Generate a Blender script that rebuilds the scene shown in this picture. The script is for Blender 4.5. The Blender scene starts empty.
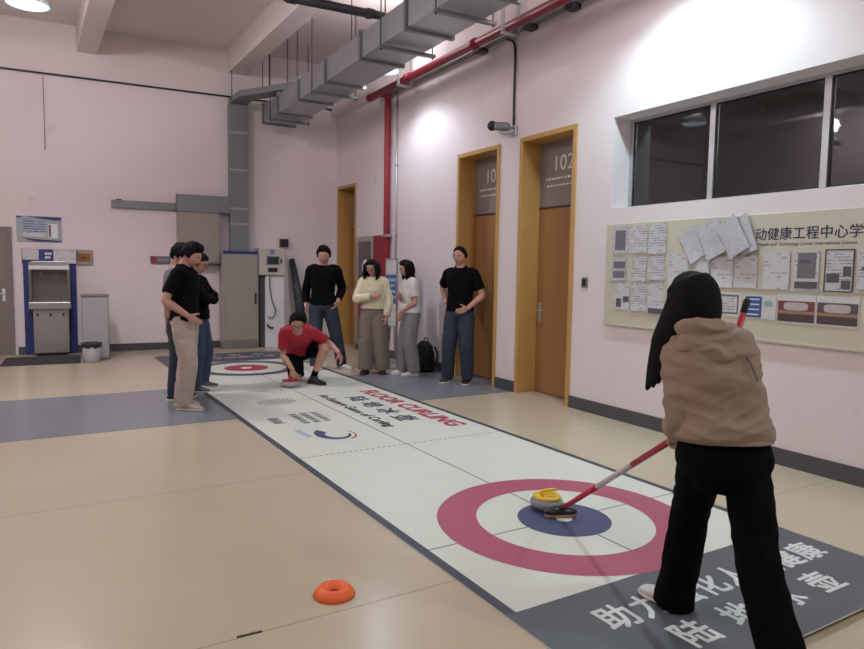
import bpy, math, random
from math import sin, cos, pi, radians, atan2, sqrt
from mathutils import Vector, Matrix, noise

random.seed(7)
SC = bpy.context.scene
COL = SC.collection

# ------------------------------------------------------------------ camera
cam_d = bpy.data.cameras.new('camera')
cam_d.sensor_width = 36.0
cam_d.sensor_fit = 'HORIZONTAL'
cam_d.lens = 674.144 / 864 * 36.0
cam_d.clip_start = 0.05
cam = bpy.data.objects.new('camera', cam_d)
COL.objects.link(cam)
YAW, PIT, ROL = 0.542506, -0.0817899, 0.0159454
_fw = Vector((sin(YAW) * cos(PIT), cos(YAW) * cos(PIT), sin(PIT)))
_r0 = Vector((cos(YAW), -sin(YAW), 0))
_u0 = _r0.cross(_fw)
_r = cos(ROL) * _r0 + sin(ROL) * _u0
_u = -sin(ROL) * _r0 + cos(ROL) * _u0
M = Matrix((_r, _u, -_fw)).transposed().to_4x4()
M.translation = (0, 0, 1.47)
cam.matrix_world = M
SC.camera = cam

# ------------------------------------------------------------------ world, lamps, exposure
world = bpy.data.worlds.new('hall_world')
SC.world = world
world.use_nodes = True
world.node_tree.nodes['Background'].inputs[0].default_value = (0.55, 0.6, 0.7, 1)
world.node_tree.nodes['Background'].inputs[1].default_value = 0.02
SC.view_settings.view_transform = 'Standard'
SC.view_settings.look = 'None'
SC.view_settings.gamma = 1.0
SC.view_settings.use_curve_mapping = False
SC.view_settings.exposure = 0.0
LAMP_COL = (0.83, 0.97, 1.0)
LAMP_W = 235.0
FILL_W = 120.0
FILL_COL = (1.0, 0.935, 0.955)
LAMP_CONE = 140.0
# (x, y, z, power factor, added ceiling fill factor, colour)
NEUTRAL = (0.95, 0.97, 1.0)
LAMPS = [(0.10, 8.60, 4.20, 1.15, 0.95, NEUTRAL), (4.36, 8.62, 4.20, 0.62, 0.25, (0.78, 0.88, 1.0)), (4.26, 3.92, 4.22, 1.18, 0.45, (0.66, 0.93, 1.0)),
         (0.10, 3.90, 4.20, 0.30, 0.7, NEUTRAL), (-4.1, 8.60, 4.20, 0.6, 0.75, NEUTRAL), (-4.1, 3.90, 4.20, 0.3, 0.5, NEUTRAL),
         (0.10, -0.9, 4.20, 0.3, 0.6, NEUTRAL), (4.20, -0.9, 4.22, 1.15, 0.4, (0.80, 0.96, 1.0))]

# ------------------------------------------------------------------ helpers
def lin(c):
    if isinstance(c, str):
        c = [int(c[i:i + 2], 16) / 255 for i in (0, 2, 4)]
    return tuple((x / 12.92 if x <= 0.04045 else ((x + 0.055) / 1.055) ** 2.4) for x in c)

MATS = {}
def mat(name, col, rough=0.6, metal=0.0, var=0.06, vscale=8.0, bump=0.0, bscale=60.0, spec=0.5, emit=None, estr=0.0,
        stretch=(1, 1, 1), coat=0.0, sheen=0.0):
    if name in MATS:
        return MATS[name]
    m = bpy.data.materials.new(name)
    m.use_nodes = True
    nt = m.node_tree
    b = nt.nodes['Principled BSDF']
    c = lin(col)
    b.inputs['Roughness'].default_value = rough
    b.inputs['Metallic'].default_value = metal
    b.inputs['Specular IOR Level'].default_value = spec
    b.inputs['Coat Weight'].default_value = coat
    b.inputs['Sheen Weight'].default_value = sheen
    tc = nt.nodes.new('ShaderNodeTexCoord')
    mp = nt.nodes.new('ShaderNodeMapping')
    mp.inputs['Scale'].default_value = stretch
    nt.links.new(tc.outputs['Object'], mp.inputs['Vector'])
    if var > 0:
        n = nt.nodes.new('ShaderNodeTexNoise')
        n.inputs['Scale'].default_value = vscale
        n.inputs['Detail'].default_value = 5
        nt.links.new(mp.outputs[0], n.inputs['Vector'])
        r = nt.nodes.new('ShaderNodeMix')
        r.data_type = 'RGBA'
        r.inputs[6].default_value = (*[x * (1 - var) for x in c], 1)
        r.inputs[7].default_value = (*[min(1, x * (1 + var)) for x in c], 1)
        nt.links.new(n.outputs['Fac'], r.inputs[0])
        nt.links.new(r.outputs[2], b.inputs['Base Color'])
    else:
        b.inputs['Base Color'].default_value = (*c, 1)
    if bump > 0:
        n2 = nt.nodes.new('ShaderNodeTexNoise')
        n2.inputs['Scale'].default_value = bscale
        n2.inputs['Detail'].default_value = 3
        nt.links.new(mp.outputs[0], n2.inputs['Vector'])
        bp = nt.nodes.new('ShaderNodeBump')
        bp.inputs['Strength'].default_value = bump
        bp.inputs['Distance'].default_value = 0.01
        nt.links.new(n2.outputs['Fac'], bp.inputs['Height'])
        nt.links.new(bp.outputs[0], b.inputs['Normal'])
    if emit:
        b.inputs['Emission Color'].default_value = (*lin(emit), 1)
        b.inputs['Emission Strength'].default_value = estr
    MATS[name] = m
    return m

def catmull(pts, vals, n):
    P, Vv = [], []
    m = len(pts)
    for i in range(m - 1):
        p0, p1, p2, p3 = pts[max(i - 1, 0)], pts[i], pts[i + 1], pts[min(i + 2, m - 1)]
        v0, v1, v2, v3 = vals[max(i - 1, 0)], vals[i], vals[i + 1], vals[min(i + 2, m - 1)]
        for k in range(n):
            t = k / n
            f = lambda a, b, c, d: 0.5 * ((2 * b) + (c - a) * t + (2 * a - 5 * b + 4 * c - d) * t * t + (3 * b - a - 3 * c + d) * t ** 3)
            P.append(f(p0, p1, p2, p3))
            Vv.append(v1 + (v2 - v1) * t)
    P.append(pts[-1]); Vv.append(vals[-1])
    return P, Vv

class MB:
    def __init__(s):
        s.v, s.f, s.m, s.sm = [], [], [], []
    def add(s, v, f, mi=0, smooth=False):
        o = len(s.v)
        s.v += [Vector(p) for p in v]
        for q in f:
            s.f.append([i + o for i in q]); s.m.append(mi); s.sm.append(smooth)
        return s
    def box(s, x0, x1, y0, y1, z0, z1, mi=0):
        v = [(x, y, z) for z in (z0, z1) for y in (y0, y1) for x in (x0, x1)]
        return s.add(v, [(0, 2, 3, 1), (4, 5, 7, 6), (0, 1, 5, 4), (2, 6, 7, 3), (0, 4, 6, 2), (1, 3, 7, 5)], mi)
    def obox(s, c, sx, sy, sz, R=None, mi=0):
        R = R or Matrix.Identity(3)
        c = Vector(c)
        v = [c + R @ Vector((x * sx / 2, y * sy / 2, z * sz / 2)) for z in (-1, 1) for y in (-1, 1) for x in (-1, 1)]
        return s.add(v, [(0, 2, 3, 1), (4, 5, 7, 6), (0, 1, 5, 4), (2, 6, 7, 3), (0, 4, 6, 2), (1, 3, 7, 5)], mi)
    def tube(s, pts, r, seg=12, n=1, cap='flat', mi=0, ref=None, smooth=True):
        pts = [Vector(p) for p in pts]
        if not isinstance(r, list):
            r = [r] * len(pts)
        r = [x if isinstance(x, Vector) else (Vector(x) if isinstance(x, (list, tuple)) else Vector((x, x))) for x in r]
        if n > 1:
            pts, r = catmull(pts, r, n)
        N = len(pts)
        tang = []
        for i in range(N):
            t = pts[min(i + 1, N - 1)] - pts[max(i - 1, 0)]
            tang.append(t.normalized())
        ref = Vector(ref) if ref is not None else (Vector((0, 0, 1)) if abs(tang[0].z) < 0.9 else Vector((1, 0, 0)))
        rings = []
        a = (ref - tang[0] * ref.dot(tang[0])).normalized()
        for i in range(N):
            a = (a - tang[i] * a.dot(tang[i]))
            a = a.normalized()
            b = tang[i].cross(a)
            rings.append((pts[i], a.copy(), b, r[i].x, r[i].y))
        if cap == 'round':
            p, a, b, ra, rb = rings[0]
            pre = [(p - tang[0] * (min(ra, rb) * sin(k * pi / 8)), a, b, ra * cos(k * pi / 8), rb * cos(k * pi / 8)) for k in (3, 2, 1)]
            p, a, b, ra, rb = rings[-1]
            post = [(p + tang[-1] * (min(ra, rb) * sin(k * pi / 8)), a, b, ra * cos(k * pi / 8), rb * cos(k * pi / 8)) for k in (1, 2, 3)]
            rings = pre + rings + post
        return s.rings(rings, seg, mi, smooth)
    def rings(s, rings, seg=16, mi=0, smooth=True, ex=2.0):
        v, f = [], []
        for (p, a, b, ra, rb) in rings:
            for k in range(seg):
                t = 2 * pi * k / seg
                ca, sa = cos(t), sin(t)
                if ex != 2.0:
                    ca = math.copysign(abs(ca) ** (2 / ex), ca); sa = math.copysign(abs(sa) ** (2 / ex), sa)
                v.append(p + a * (ra * ca) + b * (rb * sa))
        n = len(rings)
        for i in range(n - 1):
            for k in range(seg):
                k2 = (k + 1) % seg
                f.append((i * seg + k, i * seg + k2, (i + 1) * seg + k2, (i + 1) * seg + k))
        o = len(v)
        v.append(rings[0][0]); v.append(rings[-1][0])
        for k in range(seg):
            k2 = (k + 1) % seg
            f.append((o, k2, k)); f.append((o + 1, (n - 1) * seg + k, (n - 1) * seg + k2))
        return s.add(v, f, mi, smooth)
    def ell(s, c, rad, R=None, seg=20, mi=0, fn=None):
        c = Vector(c); R = R or Matrix.Identity(3)
        v, f = [], []
        nr = seg // 2 + 2
        for i in range(1, nr):
            ph = -pi / 2 + pi * i / nr
            for k in range(seg):
                t = 2 * pi * k / seg
                d = Vector((cos(ph) * cos(t), cos(ph) * sin(t), sin(ph)))
                p = fn(d) if fn else Vector((d.x * rad[0], d.y * rad[1], d.z * rad[2]))
                v.append(c + R @ p)
        for i in range(nr - 2):
            for k in range(seg):
                k2 = (k + 1) % seg
                f.append((i * seg + k, i * seg + k2, (i + 1) * seg + k2, (i + 1) * seg + k))
        o = len(v)
        for z in (-1, 1):
            d = Vector((0, 0, z))
            p = fn(d) if fn else Vector((0, 0, z * rad[2]))
            v.append(c + R @ p)
        for k in range(seg):
            k2 = (k + 1) % seg
            f.append((o, k2, k)); f.append((o + 1, (nr - 2) * seg + k, (nr - 2) * seg + k2))
        return s.add(v, f, mi, True)
    def lathe(s, prof, c=(0, 0, 0), seg=32, mi=0, R=None, smooth=True):
        c = Vector(c); R = R or Matrix.Identity(3)
        v, f = [], []
        for (r, z) in prof:
            for k in range(seg):
                t = 2 * pi * k / seg
                v.append(c + R @ Vector((r * cos(t), r * sin(t), z)))
        for i in range(len(prof) - 1):
            for k in range(seg):
                k2 = (k + 1) % seg
                f.append((i * seg + k, i * seg + k2, (i + 1) * seg + k2, (i + 1) * seg + k))
        return s.add(v, f, mi, smooth)
    def poly(s, pts, mi=0):
        return s.add(pts, [tuple(range(len(pts)))], mi)
    def slab(s, outline, y0, y1, mi=0):
        """outline of (x, z) extruded in y"""
        n = len(outline)
        v = [(x, y0, z) for x, z in outline] + [(x, y1, z) for x, z in outline]
        f = [tuple(range(n)), tuple(range(2 * n - 1, n - 1, -1))]
        f += [(i, i + n, (i + 1) % n + n, (i + 1) % n) for i in range(n)]
        return s.add(v, f, mi)
    def text(s, body, size, fn, mi=0, shear=0.0, spacing=1.0, align='LEFT', offset=0.0):
        c = bpy.data.curves.new('lettering', 'FONT')
        c.body = body; c.size = size; c.shear = shear; c.space_character = spacing
        c.align_x = align; c.resolution_u = 3; c.offset = offset
        o = bpy.data.objects.new('lettering', c)
        COL.objects.link(o)
        dg = bpy.context.evaluated_depsgraph_get()
        me = bpy.data.meshes.new_from_object(o.evaluated_get(dg))
        s.add([fn(v.co.x, v.co.y) for v in me.vertices], [tuple(p.vertices) for p in me.polygons], mi)
        bpy.data.objects.remove(o); bpy.data.meshes.remove(me); bpy.data.curves.remove(c)
        return s
    def mesh(s, name, mats, org=None):
        me = bpy.data.meshes.new(name)
        o = Vector(org) if org is not None else Vector((0, 0, 0))
        me.from_pydata([p - o for p in s.v], [], s.f)
        for m in (mats if isinstance(mats, (list, tuple)) else [mats]):
            me.materials.append(m)
        me.polygons.foreach_set('material_index', s.m)
        me.polygons.foreach_set('use_smooth', s.sm)
        me.update()
        return me

def put(name, me, parent=None, loc=None, rz=0.0, bevel=0.0, bseg=2):
    if isinstance(me, tuple):
        me = me[0].mesh(name, me[1])
    o = bpy.data.objects.new(name, me)
    COL.objects.link(o)
    if parent is not None:
        o.parent = parent
    if loc is not None:
        o.location = loc
    o.rotation_euler = (0, 0, rz)
    if bevel > 0:
        b = o.modifiers.new('bevel', 'BEVEL')
        b.width = bevel; b.segments = bseg; b.limit_method = 'ANGLE'; b.angle_limit = radians(40)
        b.harden_normals = False
    return o

def tag(o, label=None, cat=None, group=None, kind=None):
    if label: o['label'] = label
    if cat: o['category'] = cat
    if group: o['group'] = group
    if kind: o['kind'] = kind
    return o

def thing(name, label, cat, loc=(0, 0, 0), rz=0.0, group=None):
    o = bpy.data.objects.new(name, None)
    o.empty_display_size = 0.1
    COL.objects.link(o)
    o.location = loc; o.rotation_euler = (0, 0, rz)
    return tag(o, label, cat, group)

def struct(name, mb, mats, loc=(0, 0, 0), rz=0.0, parent=None, bevel=0.0):
    o = put(name, mb.mesh(name, mats), parent, loc, rz, bevel)
    if parent is None:
        o['kind'] = 'structure'
    return o

# wall frames: local x = along the wall to the right as one faces it, y = into the wall, z = up
RRZ = atan2(-1, -0.0204)
BRZ = atan2(-0.07, 1)
def on_right(lx, z=0.0, dep=0.0):
    d = Vector((cos(RRZ), sin(RRZ), 0)); n = Vector((-sin(RRZ), cos(RRZ), 0))
    return Vector((4.92, 0, z)) + d * lx + n * dep
def on_back(lx, z=0.0, dep=0.0):
    d = Vector((cos(BRZ), sin(BRZ), 0)); n = Vector((-sin(BRZ), cos(BRZ), 0))
    return Vector((0, 12.58, z)) + d * lx + n * dep

# ------------------------------------------------------------------ materials of the place
def wall_material():
    m = mat('painted_plaster', 'D9CDD0', rough=0.55, var=0.0, spec=0.35)
    nt = m.node_tree; b = nt.nodes['Principled BSDF']
    tc = nt.nodes.new('ShaderNodeTexCoord')
    n1 = nt.nodes.new('ShaderNodeTexNoise'); n1.inputs['Scale'].default_value = 0.7; n1.inputs['Detail'].default_value = 4
    n2 = nt.nodes.new('ShaderNodeTexNoise'); n2.inputs['Scale'].default_value = 3.5; n2.inputs['Detail'].default_value = 8
    for n in (n1, n2): nt.links.new(tc.outputs['Object'], n.inputs['Vector'])
    mx = nt.nodes.new('ShaderNodeMix'); mx.data_type = 'RGBA'
    mx.inputs[6].default_value = (*lin('DCD0D2'), 1); mx.inputs[7].default_value = (*lin('E4DADC'), 1)
    nt.links.new(n1.outputs['Fac'], mx.inputs[0])
    rp = nt.nodes.new('ShaderNodeValToRGB')
    rp.color_ramp.elements[0].position = 0.66; rp.color_ramp.elements[0].color = (0, 0, 0, 1)
    rp.color_ramp.elements[1].position = 0.78; rp.color_ramp.elements[1].color = (0.5, 0.5, 0.5, 1)
    nt.links.new(n2.outputs['Fac'], rp.inputs[0])
    mx2 = nt.nodes.new('ShaderNodeMix'); mx2.data_type = 'RGBA'
    mx2.inputs[7].default_value = (*lin('BDB0AE'), 1)
    nt.links.new(rp.outputs[0], mx2.inputs[0]); nt.links.new(mx.outputs[2], mx2.inputs[6])
    nt.links.new(mx2.outputs[2], b.inputs['Base Color'])
    bp = nt.nodes.new('ShaderNodeBump'); bp.inputs['Strength'].default_value = 0.06; bp.inputs['Distance'].default_value = 0.01
    nt.links.new(n2.outputs['Fac'], bp.inputs['Height']); nt.links.new(bp.outputs[0], b.inputs['Normal'])
    return m

def floor_material():
    m = mat('terrazzo_floor', 'C0B19C', rough=0.24, var=0.0, spec=0.45)
    nt = m.node_tree; b = nt.nodes['Principled BSDF']; L = nt.links.new
    tc = nt.nodes.new('ShaderNodeTexCoord'); sp = nt.nodes.new('ShaderNodeSeparateXYZ')
    L(tc.outputs['Object'], sp.inputs[0])
    def math_(op, a, bb=None, c=None):
        n = nt.nodes.new('ShaderNodeMath'); n.operation = op
        for i, x in enumerate((a, bb, c)):
            if x is None: continue
            if isinstance(x, (int, float)): n.inputs[i].default_value = x
            else: L(x, n.inputs[i])
        return n.outputs[0]
    y = sp.outputs[1]
    band = math_('MULTIPLY', math_('GREATER_THAN', y, 6.44), math_('LESS_THAN', y, 8.40))
    ph = math_('FRACT', math_('DIVIDE', math_('SUBTRACT', y, 0.64), 1.94))
    joint = math_('LESS_THAN', math_('ABSOLUTE', math_('SUBTRACT', ph, 0.5)), 0.4982)
    joint = math_('SUBTRACT', 1.0, joint)
    n1 = nt.nodes.new('ShaderNodeTexNoise'); n1.inputs['Scale'].default_value = 0.9; n1.inputs['Detail'].default_value = 6
    n2 = nt.nodes.new('ShaderNodeTexNoise'); n2.inputs['Scale'].default_value = 9.0; n2.inputs['Detail'].default_value = 9
    n3 = nt.nodes.new('ShaderNodeTexNoise'); n3.inputs['Scale'].default_value = 120.0
    for n in (n1, n2, n3): L(tc.outputs['Object'], n.inputs['Vector'])
    def mix(f, a, c):
        n = nt.nodes.new('ShaderNodeMix'); n.data_type = 'RGBA'
        if isinstance(f, (int, float)): n.inputs[0].default_value = f
        else: L(f, n.inputs[0])
        for i, x in ((6, a), (7, c)):
            if isinstance(x, str): n.inputs[i].default_value = (*lin(x), 1)
            else: L(x, n.inputs[i])
        return n.outputs[2]
    beige = mix(n1.outputs['Fac'], 'B5A68E', 'C2B49E')
    blue = mix(n1.outputs['Fac'], '767982', '85888F')
    base = mix(band, beige, blue)
    base = mix(math_('MULTIPLY', joint, 0.5), base, '5F564C')
    L(base, b.inputs['Base Color'])
    return m

def wood_material(name, a, bcol, rough=0.42, scale=1.0):
    m = mat(name, a, rough=rough, var=0.0)
    nt = m.node_tree; b = nt.nodes['Principled BSDF']; L = nt.links.new
    tc = nt.nodes.new('ShaderNodeTexCoord'); mp = nt.nodes.new('ShaderNodeMapping')
    mp.inputs['Scale'].default_value = (14 * scale, 14 * scale, 0.9 * scale)
    L(tc.outputs['Object'], mp.inputs[0])
    n = nt.nodes.new('ShaderNodeTexNoise'); n.inputs['Scale'].default_value = 2.2; n.inputs['Detail'].default_value = 7
    n.inputs['Distortion'].default_value = 0.6
    L(mp.outputs[0], n.inputs['Vector'])
    mx = nt.nodes.new('ShaderNodeMix'); mx.data_type = 'RGBA'
    mx.inputs[6].default_value = (*lin(a), 1); mx.inputs[7].default_value = (*lin(bcol), 1)
    L(n.outputs['Fac'], mx.inputs[0]); L(mx.outputs[2], b.inputs['Base Color'])
    return m

def print_material(name, paper, ink, rows, cover=0.55, margin=0.12):
    """lines of small print: rows per metre, in the sheet's own x-z plane"""
    m = mat(name, paper, rough=0.55, var=0.0)
    nt = m.node_tree; b = nt.nodes['Principled BSDF']; L = nt.links.new
    tc = nt.nodes.new('ShaderNodeTexCoord'); sp = nt.nodes.new('ShaderNodeSeparateXYZ')
    L(tc.outputs['Object'], sp.inputs[0])
    def math_(op, a, bb=None):
        n = nt.nodes.new('ShaderNodeMath'); n.operation = op
        for i, x in enumerate((a, bb)):
            if x is None: continue
            if isinstance(x, (int, float)): n.inputs[i].default_value = x
            else: L(x, n.inputs[i])
        return n.outputs[0]
    zz = math_('MULTIPLY', sp.outputs[2], rows)
    line = math_('LESS_THAN', math_('FRACT', zz), 0.42)
    cb = nt.nodes.new('ShaderNodeCombineXYZ')
    L(math_('MULTIPLY', sp.outputs[0], 90.0), cb.inputs[0]); L(math_('MULTIPLY', math_('FLOOR', zz), 7.3), cb.inputs[1])
    n = nt.nodes.new('ShaderNodeTexNoise'); n.inputs['Scale'].default_value = 1.0; n.inputs['Detail'].default_value = 1
    L(cb.outputs[0], n.inputs['Vector'])
    cb2 = nt.nodes.new('ShaderNodeCombineXYZ')
    L(math_('MULTIPLY', sp.outputs[0], 9.0), cb2.inputs[0]); L(math_('MULTIPLY', math_('FLOOR', zz), 0.37), cb2.inputs[1])
    n2 = nt.nodes.new('ShaderNodeTexNoise'); n2.inputs['Scale'].default_value = 1.0
    L(cb2.outputs[0], n2.inputs['Vector'])
    ink_f = math_('MULTIPLY', math_('MULTIPLY', line, math_('GREATER_THAN', n.outputs['Fac'], 0.42)), math_('GREATER_THAN', n2.outputs['Fac'], cover))
    mx = nt.nodes.new('ShaderNodeMix'); mx.data_type = 'RGBA'
    mx.inputs[6].default_value = (*lin(paper), 1); mx.inputs[7].default_value = (*lin(ink), 1)
    L(ink_f, mx.inputs[0]); L(mx.outputs[2], b.inputs['Base Color'])
    return m

WALL = wall_material()
CEIL = mat('ceiling_paint', 'DDD2D2', rough=0.8, var=0.03, vscale=1.2)
FLOOR = floor_material()
BASE = mat('baseboard_paint', '4C4C50', rough=0.45, var=0.05)
WOOD = wood_material('door_frame_oak', 'C49A5C', 'B48A4E')
LEAF = wood_material('door_leaf_oak', 'A0754A', '90663C')
TRANSOM = mat('transom_panel', '857A78', rough=0.3, var=0.03)
GALV = mat('galvanised_steel', 'A3A6AC', rough=0.42, metal=0.45, var=0.18, vscale=6)
GALVD = mat('galvanised_bracket', '7C7E83', rough=0.5, metal=0.5, var=0.12)
TRUNK = mat('grey_trunking', '7F8385', rough=0.5, metal=0.3, var=0.08, vscale=3)
DARKM = mat('dark_steel', '3E3C40', rough=0.5, metal=0.4, var=0.08)
RED = mat('red_pipe_paint', '8C1A2A', rough=0.38, var=0.08)
WHITEP = mat('white_enamel', 'DADADC', rough=0.4, var=0.02)
ALU = mat('aluminium_frame', 'B4B5B8', rough=0.35, metal=0.55, var=0.05)
STEEL = mat('brushed_steel', 'A9A7A6', rough=0.34, metal=0.75, var=0.1, vscale=3, stretch=(1, 1, 12))
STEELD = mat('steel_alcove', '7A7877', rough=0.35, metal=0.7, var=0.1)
BEIGEM = mat('cabinet_enamel', '98918A', rough=0.45, var=0.03)
BEIGEL = mat('meter_enamel', 'BDB6AE', rough=0.45, var=0.03)
BLACKP = mat('black_plastic', '17171A', rough=0.45, var=0.1)
NAVY = mat('navy_panel', '27366F', rough=0.45, var=0.05)
LETTER_W = mat('white_lettering', 'D8DAD8', rough=0.6, var=0.02)
LETTER_D = mat('dark_lettering', '23232E', rough=0.6, var=0.02)
LETTER_N = mat('navy_lettering', '262C55', rough=0.6, var=0.02)

# ------------------------------------------------------------------ structure
mb = MB().box(-5.6, 5.6, -4.6, 13.0, -0.1, 0.0)
struct('floor', mb, FLOOR)

mb = MB()
mb.box(-5.6, 5.7, -4.6, 13.2, 5.25, 5.45)
struct('ceiling', mb, CEIL)
for i, (xa, xb) in enumerate(((-3.87, -3.57), (-1.54, -1.24), (0.80, 1.09), (3.14, 3.44))):
    s = MB().box(xa - 0.0, xb, -4.5, 12.6, 4.85, 5.27)
    struct('ceiling_beam', s, CEIL)['kind'] = 'structure'

# right wall with openings (local frame)
TH = 0.32
openings = [(-12.13, -11.24, 0.0, 3.00), (-7.80, -6.82, 0.0, 3.02), (-6.41, -5.43, 0.0, 3.025), (-4.913, -0.90, 2.10, 2.99)]
mb = MB()
xs = [-12.8] + [v for o in openings for v in o[:2]] + [4.8]
for i in range(0, len(xs), 2):
    mb.box(xs[i], xs[i + 1], 0, TH, 0, 5.3)
for (a, b, z0, z1) in openings:
    mb.box(a, b, 0, TH, z1, 5.3)
    if z0 > 0: mb.box(a, b, 0, TH, 0, z0)
struct('wall_right', mb, WALL, on_right(0), RRZ)
mb = MB().box(-12.15, 4.8, -0.12, 0.0, 4.30, 5.3)
struct('wall_beam', mb, CEIL, on_right(0), RRZ)
mb = MB().box(-6.0, 5.6, 0, 0.2, 0, 4.45).box(-6.0, 5.6, -0.03, 0.2, 4.45, 5.3, 1)
struct('wall_back', mb, [WALL, CEIL], on_back(0), BRZ)
mb = MB().tube([(-6, -0.04, 4.45), (5.1, -0.04, 4.45)], 0.014, 8)
struct('trim_1', mb, DARKM, on_back(0), BRZ)
struct('wall_left', MB().box(-5.6, -5.4, -4.6, 13.2, 0, 5.3), WALL)
struct('wall_front', MB().box(-5.6, 5.6, -4.6, -4.4, 0, 5.3), WALL)

# baseboards
mb = MB()
for a, b in ((-11.24, -7.80), (-6.82, -6.41), (-5.43, 4.6)):
    mb.box(a + 0.0, b, -0.014, 0.002, 0, 0.13)
struct('baseboard_right', mb, BASE, on_right(0), RRZ)
mb = MB().box(-0.13, 5.17, -0.014, 0.002, 0, 0.125).box(-5.4, -1.2, -0.014, 0.002, 0, 0.125)
struct('baseboard_back', mb, BASE, on_back(0), BRZ)

# ---- doors of the right wall
def door(n, a, b, ztop, number, handle, handle_z=0.97):
    w = b - a
    root = bpy.data.objects.new('door_%d' % n, None)
    COL.objects.link(root); root['kind'] = 'structure'
    root.location = on_right(a); root.rotation_euler = (0, 0, RRZ)
    t = 0.055
    fr = MB()
    fr.box(0, t, -0.018, TH, 0, ztop).box(w - t, w, -0.018, TH, 0, ztop).box(t, w - t, -0.018, TH, ztop - t, ztop)
    put('door_frame', fr.mesh('door_frame', WOOD), root, bevel=0.003)
    d = 0.255
    put('door_leaf', MB().box(t, w - t, d, d + 0.045, 0.012, 2.2).mesh('door_leaf', LEAF), root, bevel=0.002)
    put('door_rail', MB().box(t, w - t, d - 0.004, d + 0.05, 2.2, 2.225).mesh('door_rail', DARKM), root)
    pn = MB().box(t, w - t, d + 0.005, d + 0.04, 2.225, ztop - t)
    p = put('transom', pn.mesh('transom', TRANSOM), root)
    tx = MB()
    f = lambda X, Y: (X, d + 0.0035, Y)
    if number:
        tx.text(number, 0.25, lambda X, Y: f(0.275 + X, 2.63 + Y))
        for r in range(2):
            x = 0.16 + 0.02 * r
            while x < w - 0.13:
                l = random.uniform(0.02, 0.05)
                z = 2.53 - 0.075 * r
                tx.add([f(x, z), f(x + l, z), f(x + l, z + 0.026 - 0.008 * r), f(x, z + 0.026 - 0.008 * r)], [(0, 1, 2, 3)])
                x += l + 0.018
        put('door_number', tx.mesh('door_number', LETTER_W), p)
    h = MB()
    hx = t + 0.07 if handle > 0 else w - t - 0.07
    h.box(hx - 0.022, hx + 0.022, d - 0.012, d, handle_z - 0.12, handle_z + 0.12)
    h.tube([(hx, d - 0.01, handle_z + 0.03), (hx, d - 0.055, handle_z + 0.03), (hx + 0.12 * handle, d - 0.055, handle_z + 0.03)], 0.009, 10)
    put('door_handle', h.mesh('door_handle', ALU), root, bevel=0.002)
    return root
door(1, -12.13, -11.24, 3.00, None, 1)
door(2, -7.80, -6.82, 3.02, '101', 1)
door(3, -6.41, -5.43, 3.025, '102', 1)

# ---- window of the right wall, the dark room behind it
GLASS = bpy.data.materials.new('window_glass'); GLASS.use_nodes = True
_b = GLASS.node_tree.nodes['Principled BSDF']
_b.inputs['Base Color'].default_value = (0.75, 0.78, 0.8, 1); _b.inputs['Roughness'].default_value = 0.02
_b.inputs['Transmission Weight'].default_value = 1.0; _b.inputs['IOR'].default_value = 1.52
win = bpy.data.objects.new('window_1', None); COL.objects.link(win); win['kind'] = 'structure'
win.location = on_right(0); win.rotation_euler = (0, 0, RRZ)
fr = MB()
fr.box(-4.913, -0.9, 0.235, 0.285, 2.10, 2.135).box(-4.913, -0.9, 0.235, 0.285, 2.962, 2.99)
muls = [-4.90, -3.945, -2.935, -1.93, -0.925]
for x in muls:
    fr.box(x - 0.028, x + 0.028, 0.23, 0.29, 2.13, 2.965)
put('window_frame', fr.mesh('window_frame', ALU), win, bevel=0.003)
for i in range(4):
    g = MB().box(muls[i] + 0.028, muls[i + 1] - 0.028, 0.258, 0.264, 2.135, 2.962)
    put('pane', g.mesh('pane', GLASS), win)
    gk = MB()
    a, b = muls[i] + 0.028, muls[i + 1] - 0.028
    gk.box(a, b, 0.248, 0.257, 2.95, 2.962).box(a, b, 0.248, 0.257, 2.135, 2.147).box(a, a + 0.012, 0.248, 0.257, 2.147, 2.95).box(b - 0.012, b, 0.248, 0.257, 2.147, 2.95)
    put('gasket', gk.mesh('gasket', BLACKP), win)
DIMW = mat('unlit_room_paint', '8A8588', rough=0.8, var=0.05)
mb = MB()
mb.box(-6.0, 0.2, 4.0, 4.1, 0.0, 3.9)
mb.box(-6.1, -6.0, TH, 4.1, 0.0, 3.9).box(0.2, 0.3, TH, 4.1, 0.0, 3.9)
struct('wall_beyond', mb, DIMW, on_right(0), RRZ)
mb = MB().box(-6.1, 0.3, TH, 4.1, 3.9, 4.0)
for x in (-4.6, -3.1, -1.6): mb.box(x, x + 0.25, TH, 4.0, 3.55, 3.9)
struct('ceiling_beyond', mb, DIMW, on_right(0), RRZ)
struct('floor_beyond', MB().box(-6.1, 0.3, 0.72, 4.1, -0.1, 0.002), DIMW, on_right(0), RRZ)

rl_d = bpy.data.lights.new('room_fill', 'POINT'); rl_d.energy = 15.0; rl_d.shadow_soft_size = 0.2  # unseen point light added to brighten the room behind the panes
rl_o = bpy.data.objects.new('room_fill', rl_d); COL.objects.link(rl_o); rl_o.location = on_right(-2.2, 3.3, 2.4)

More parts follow.
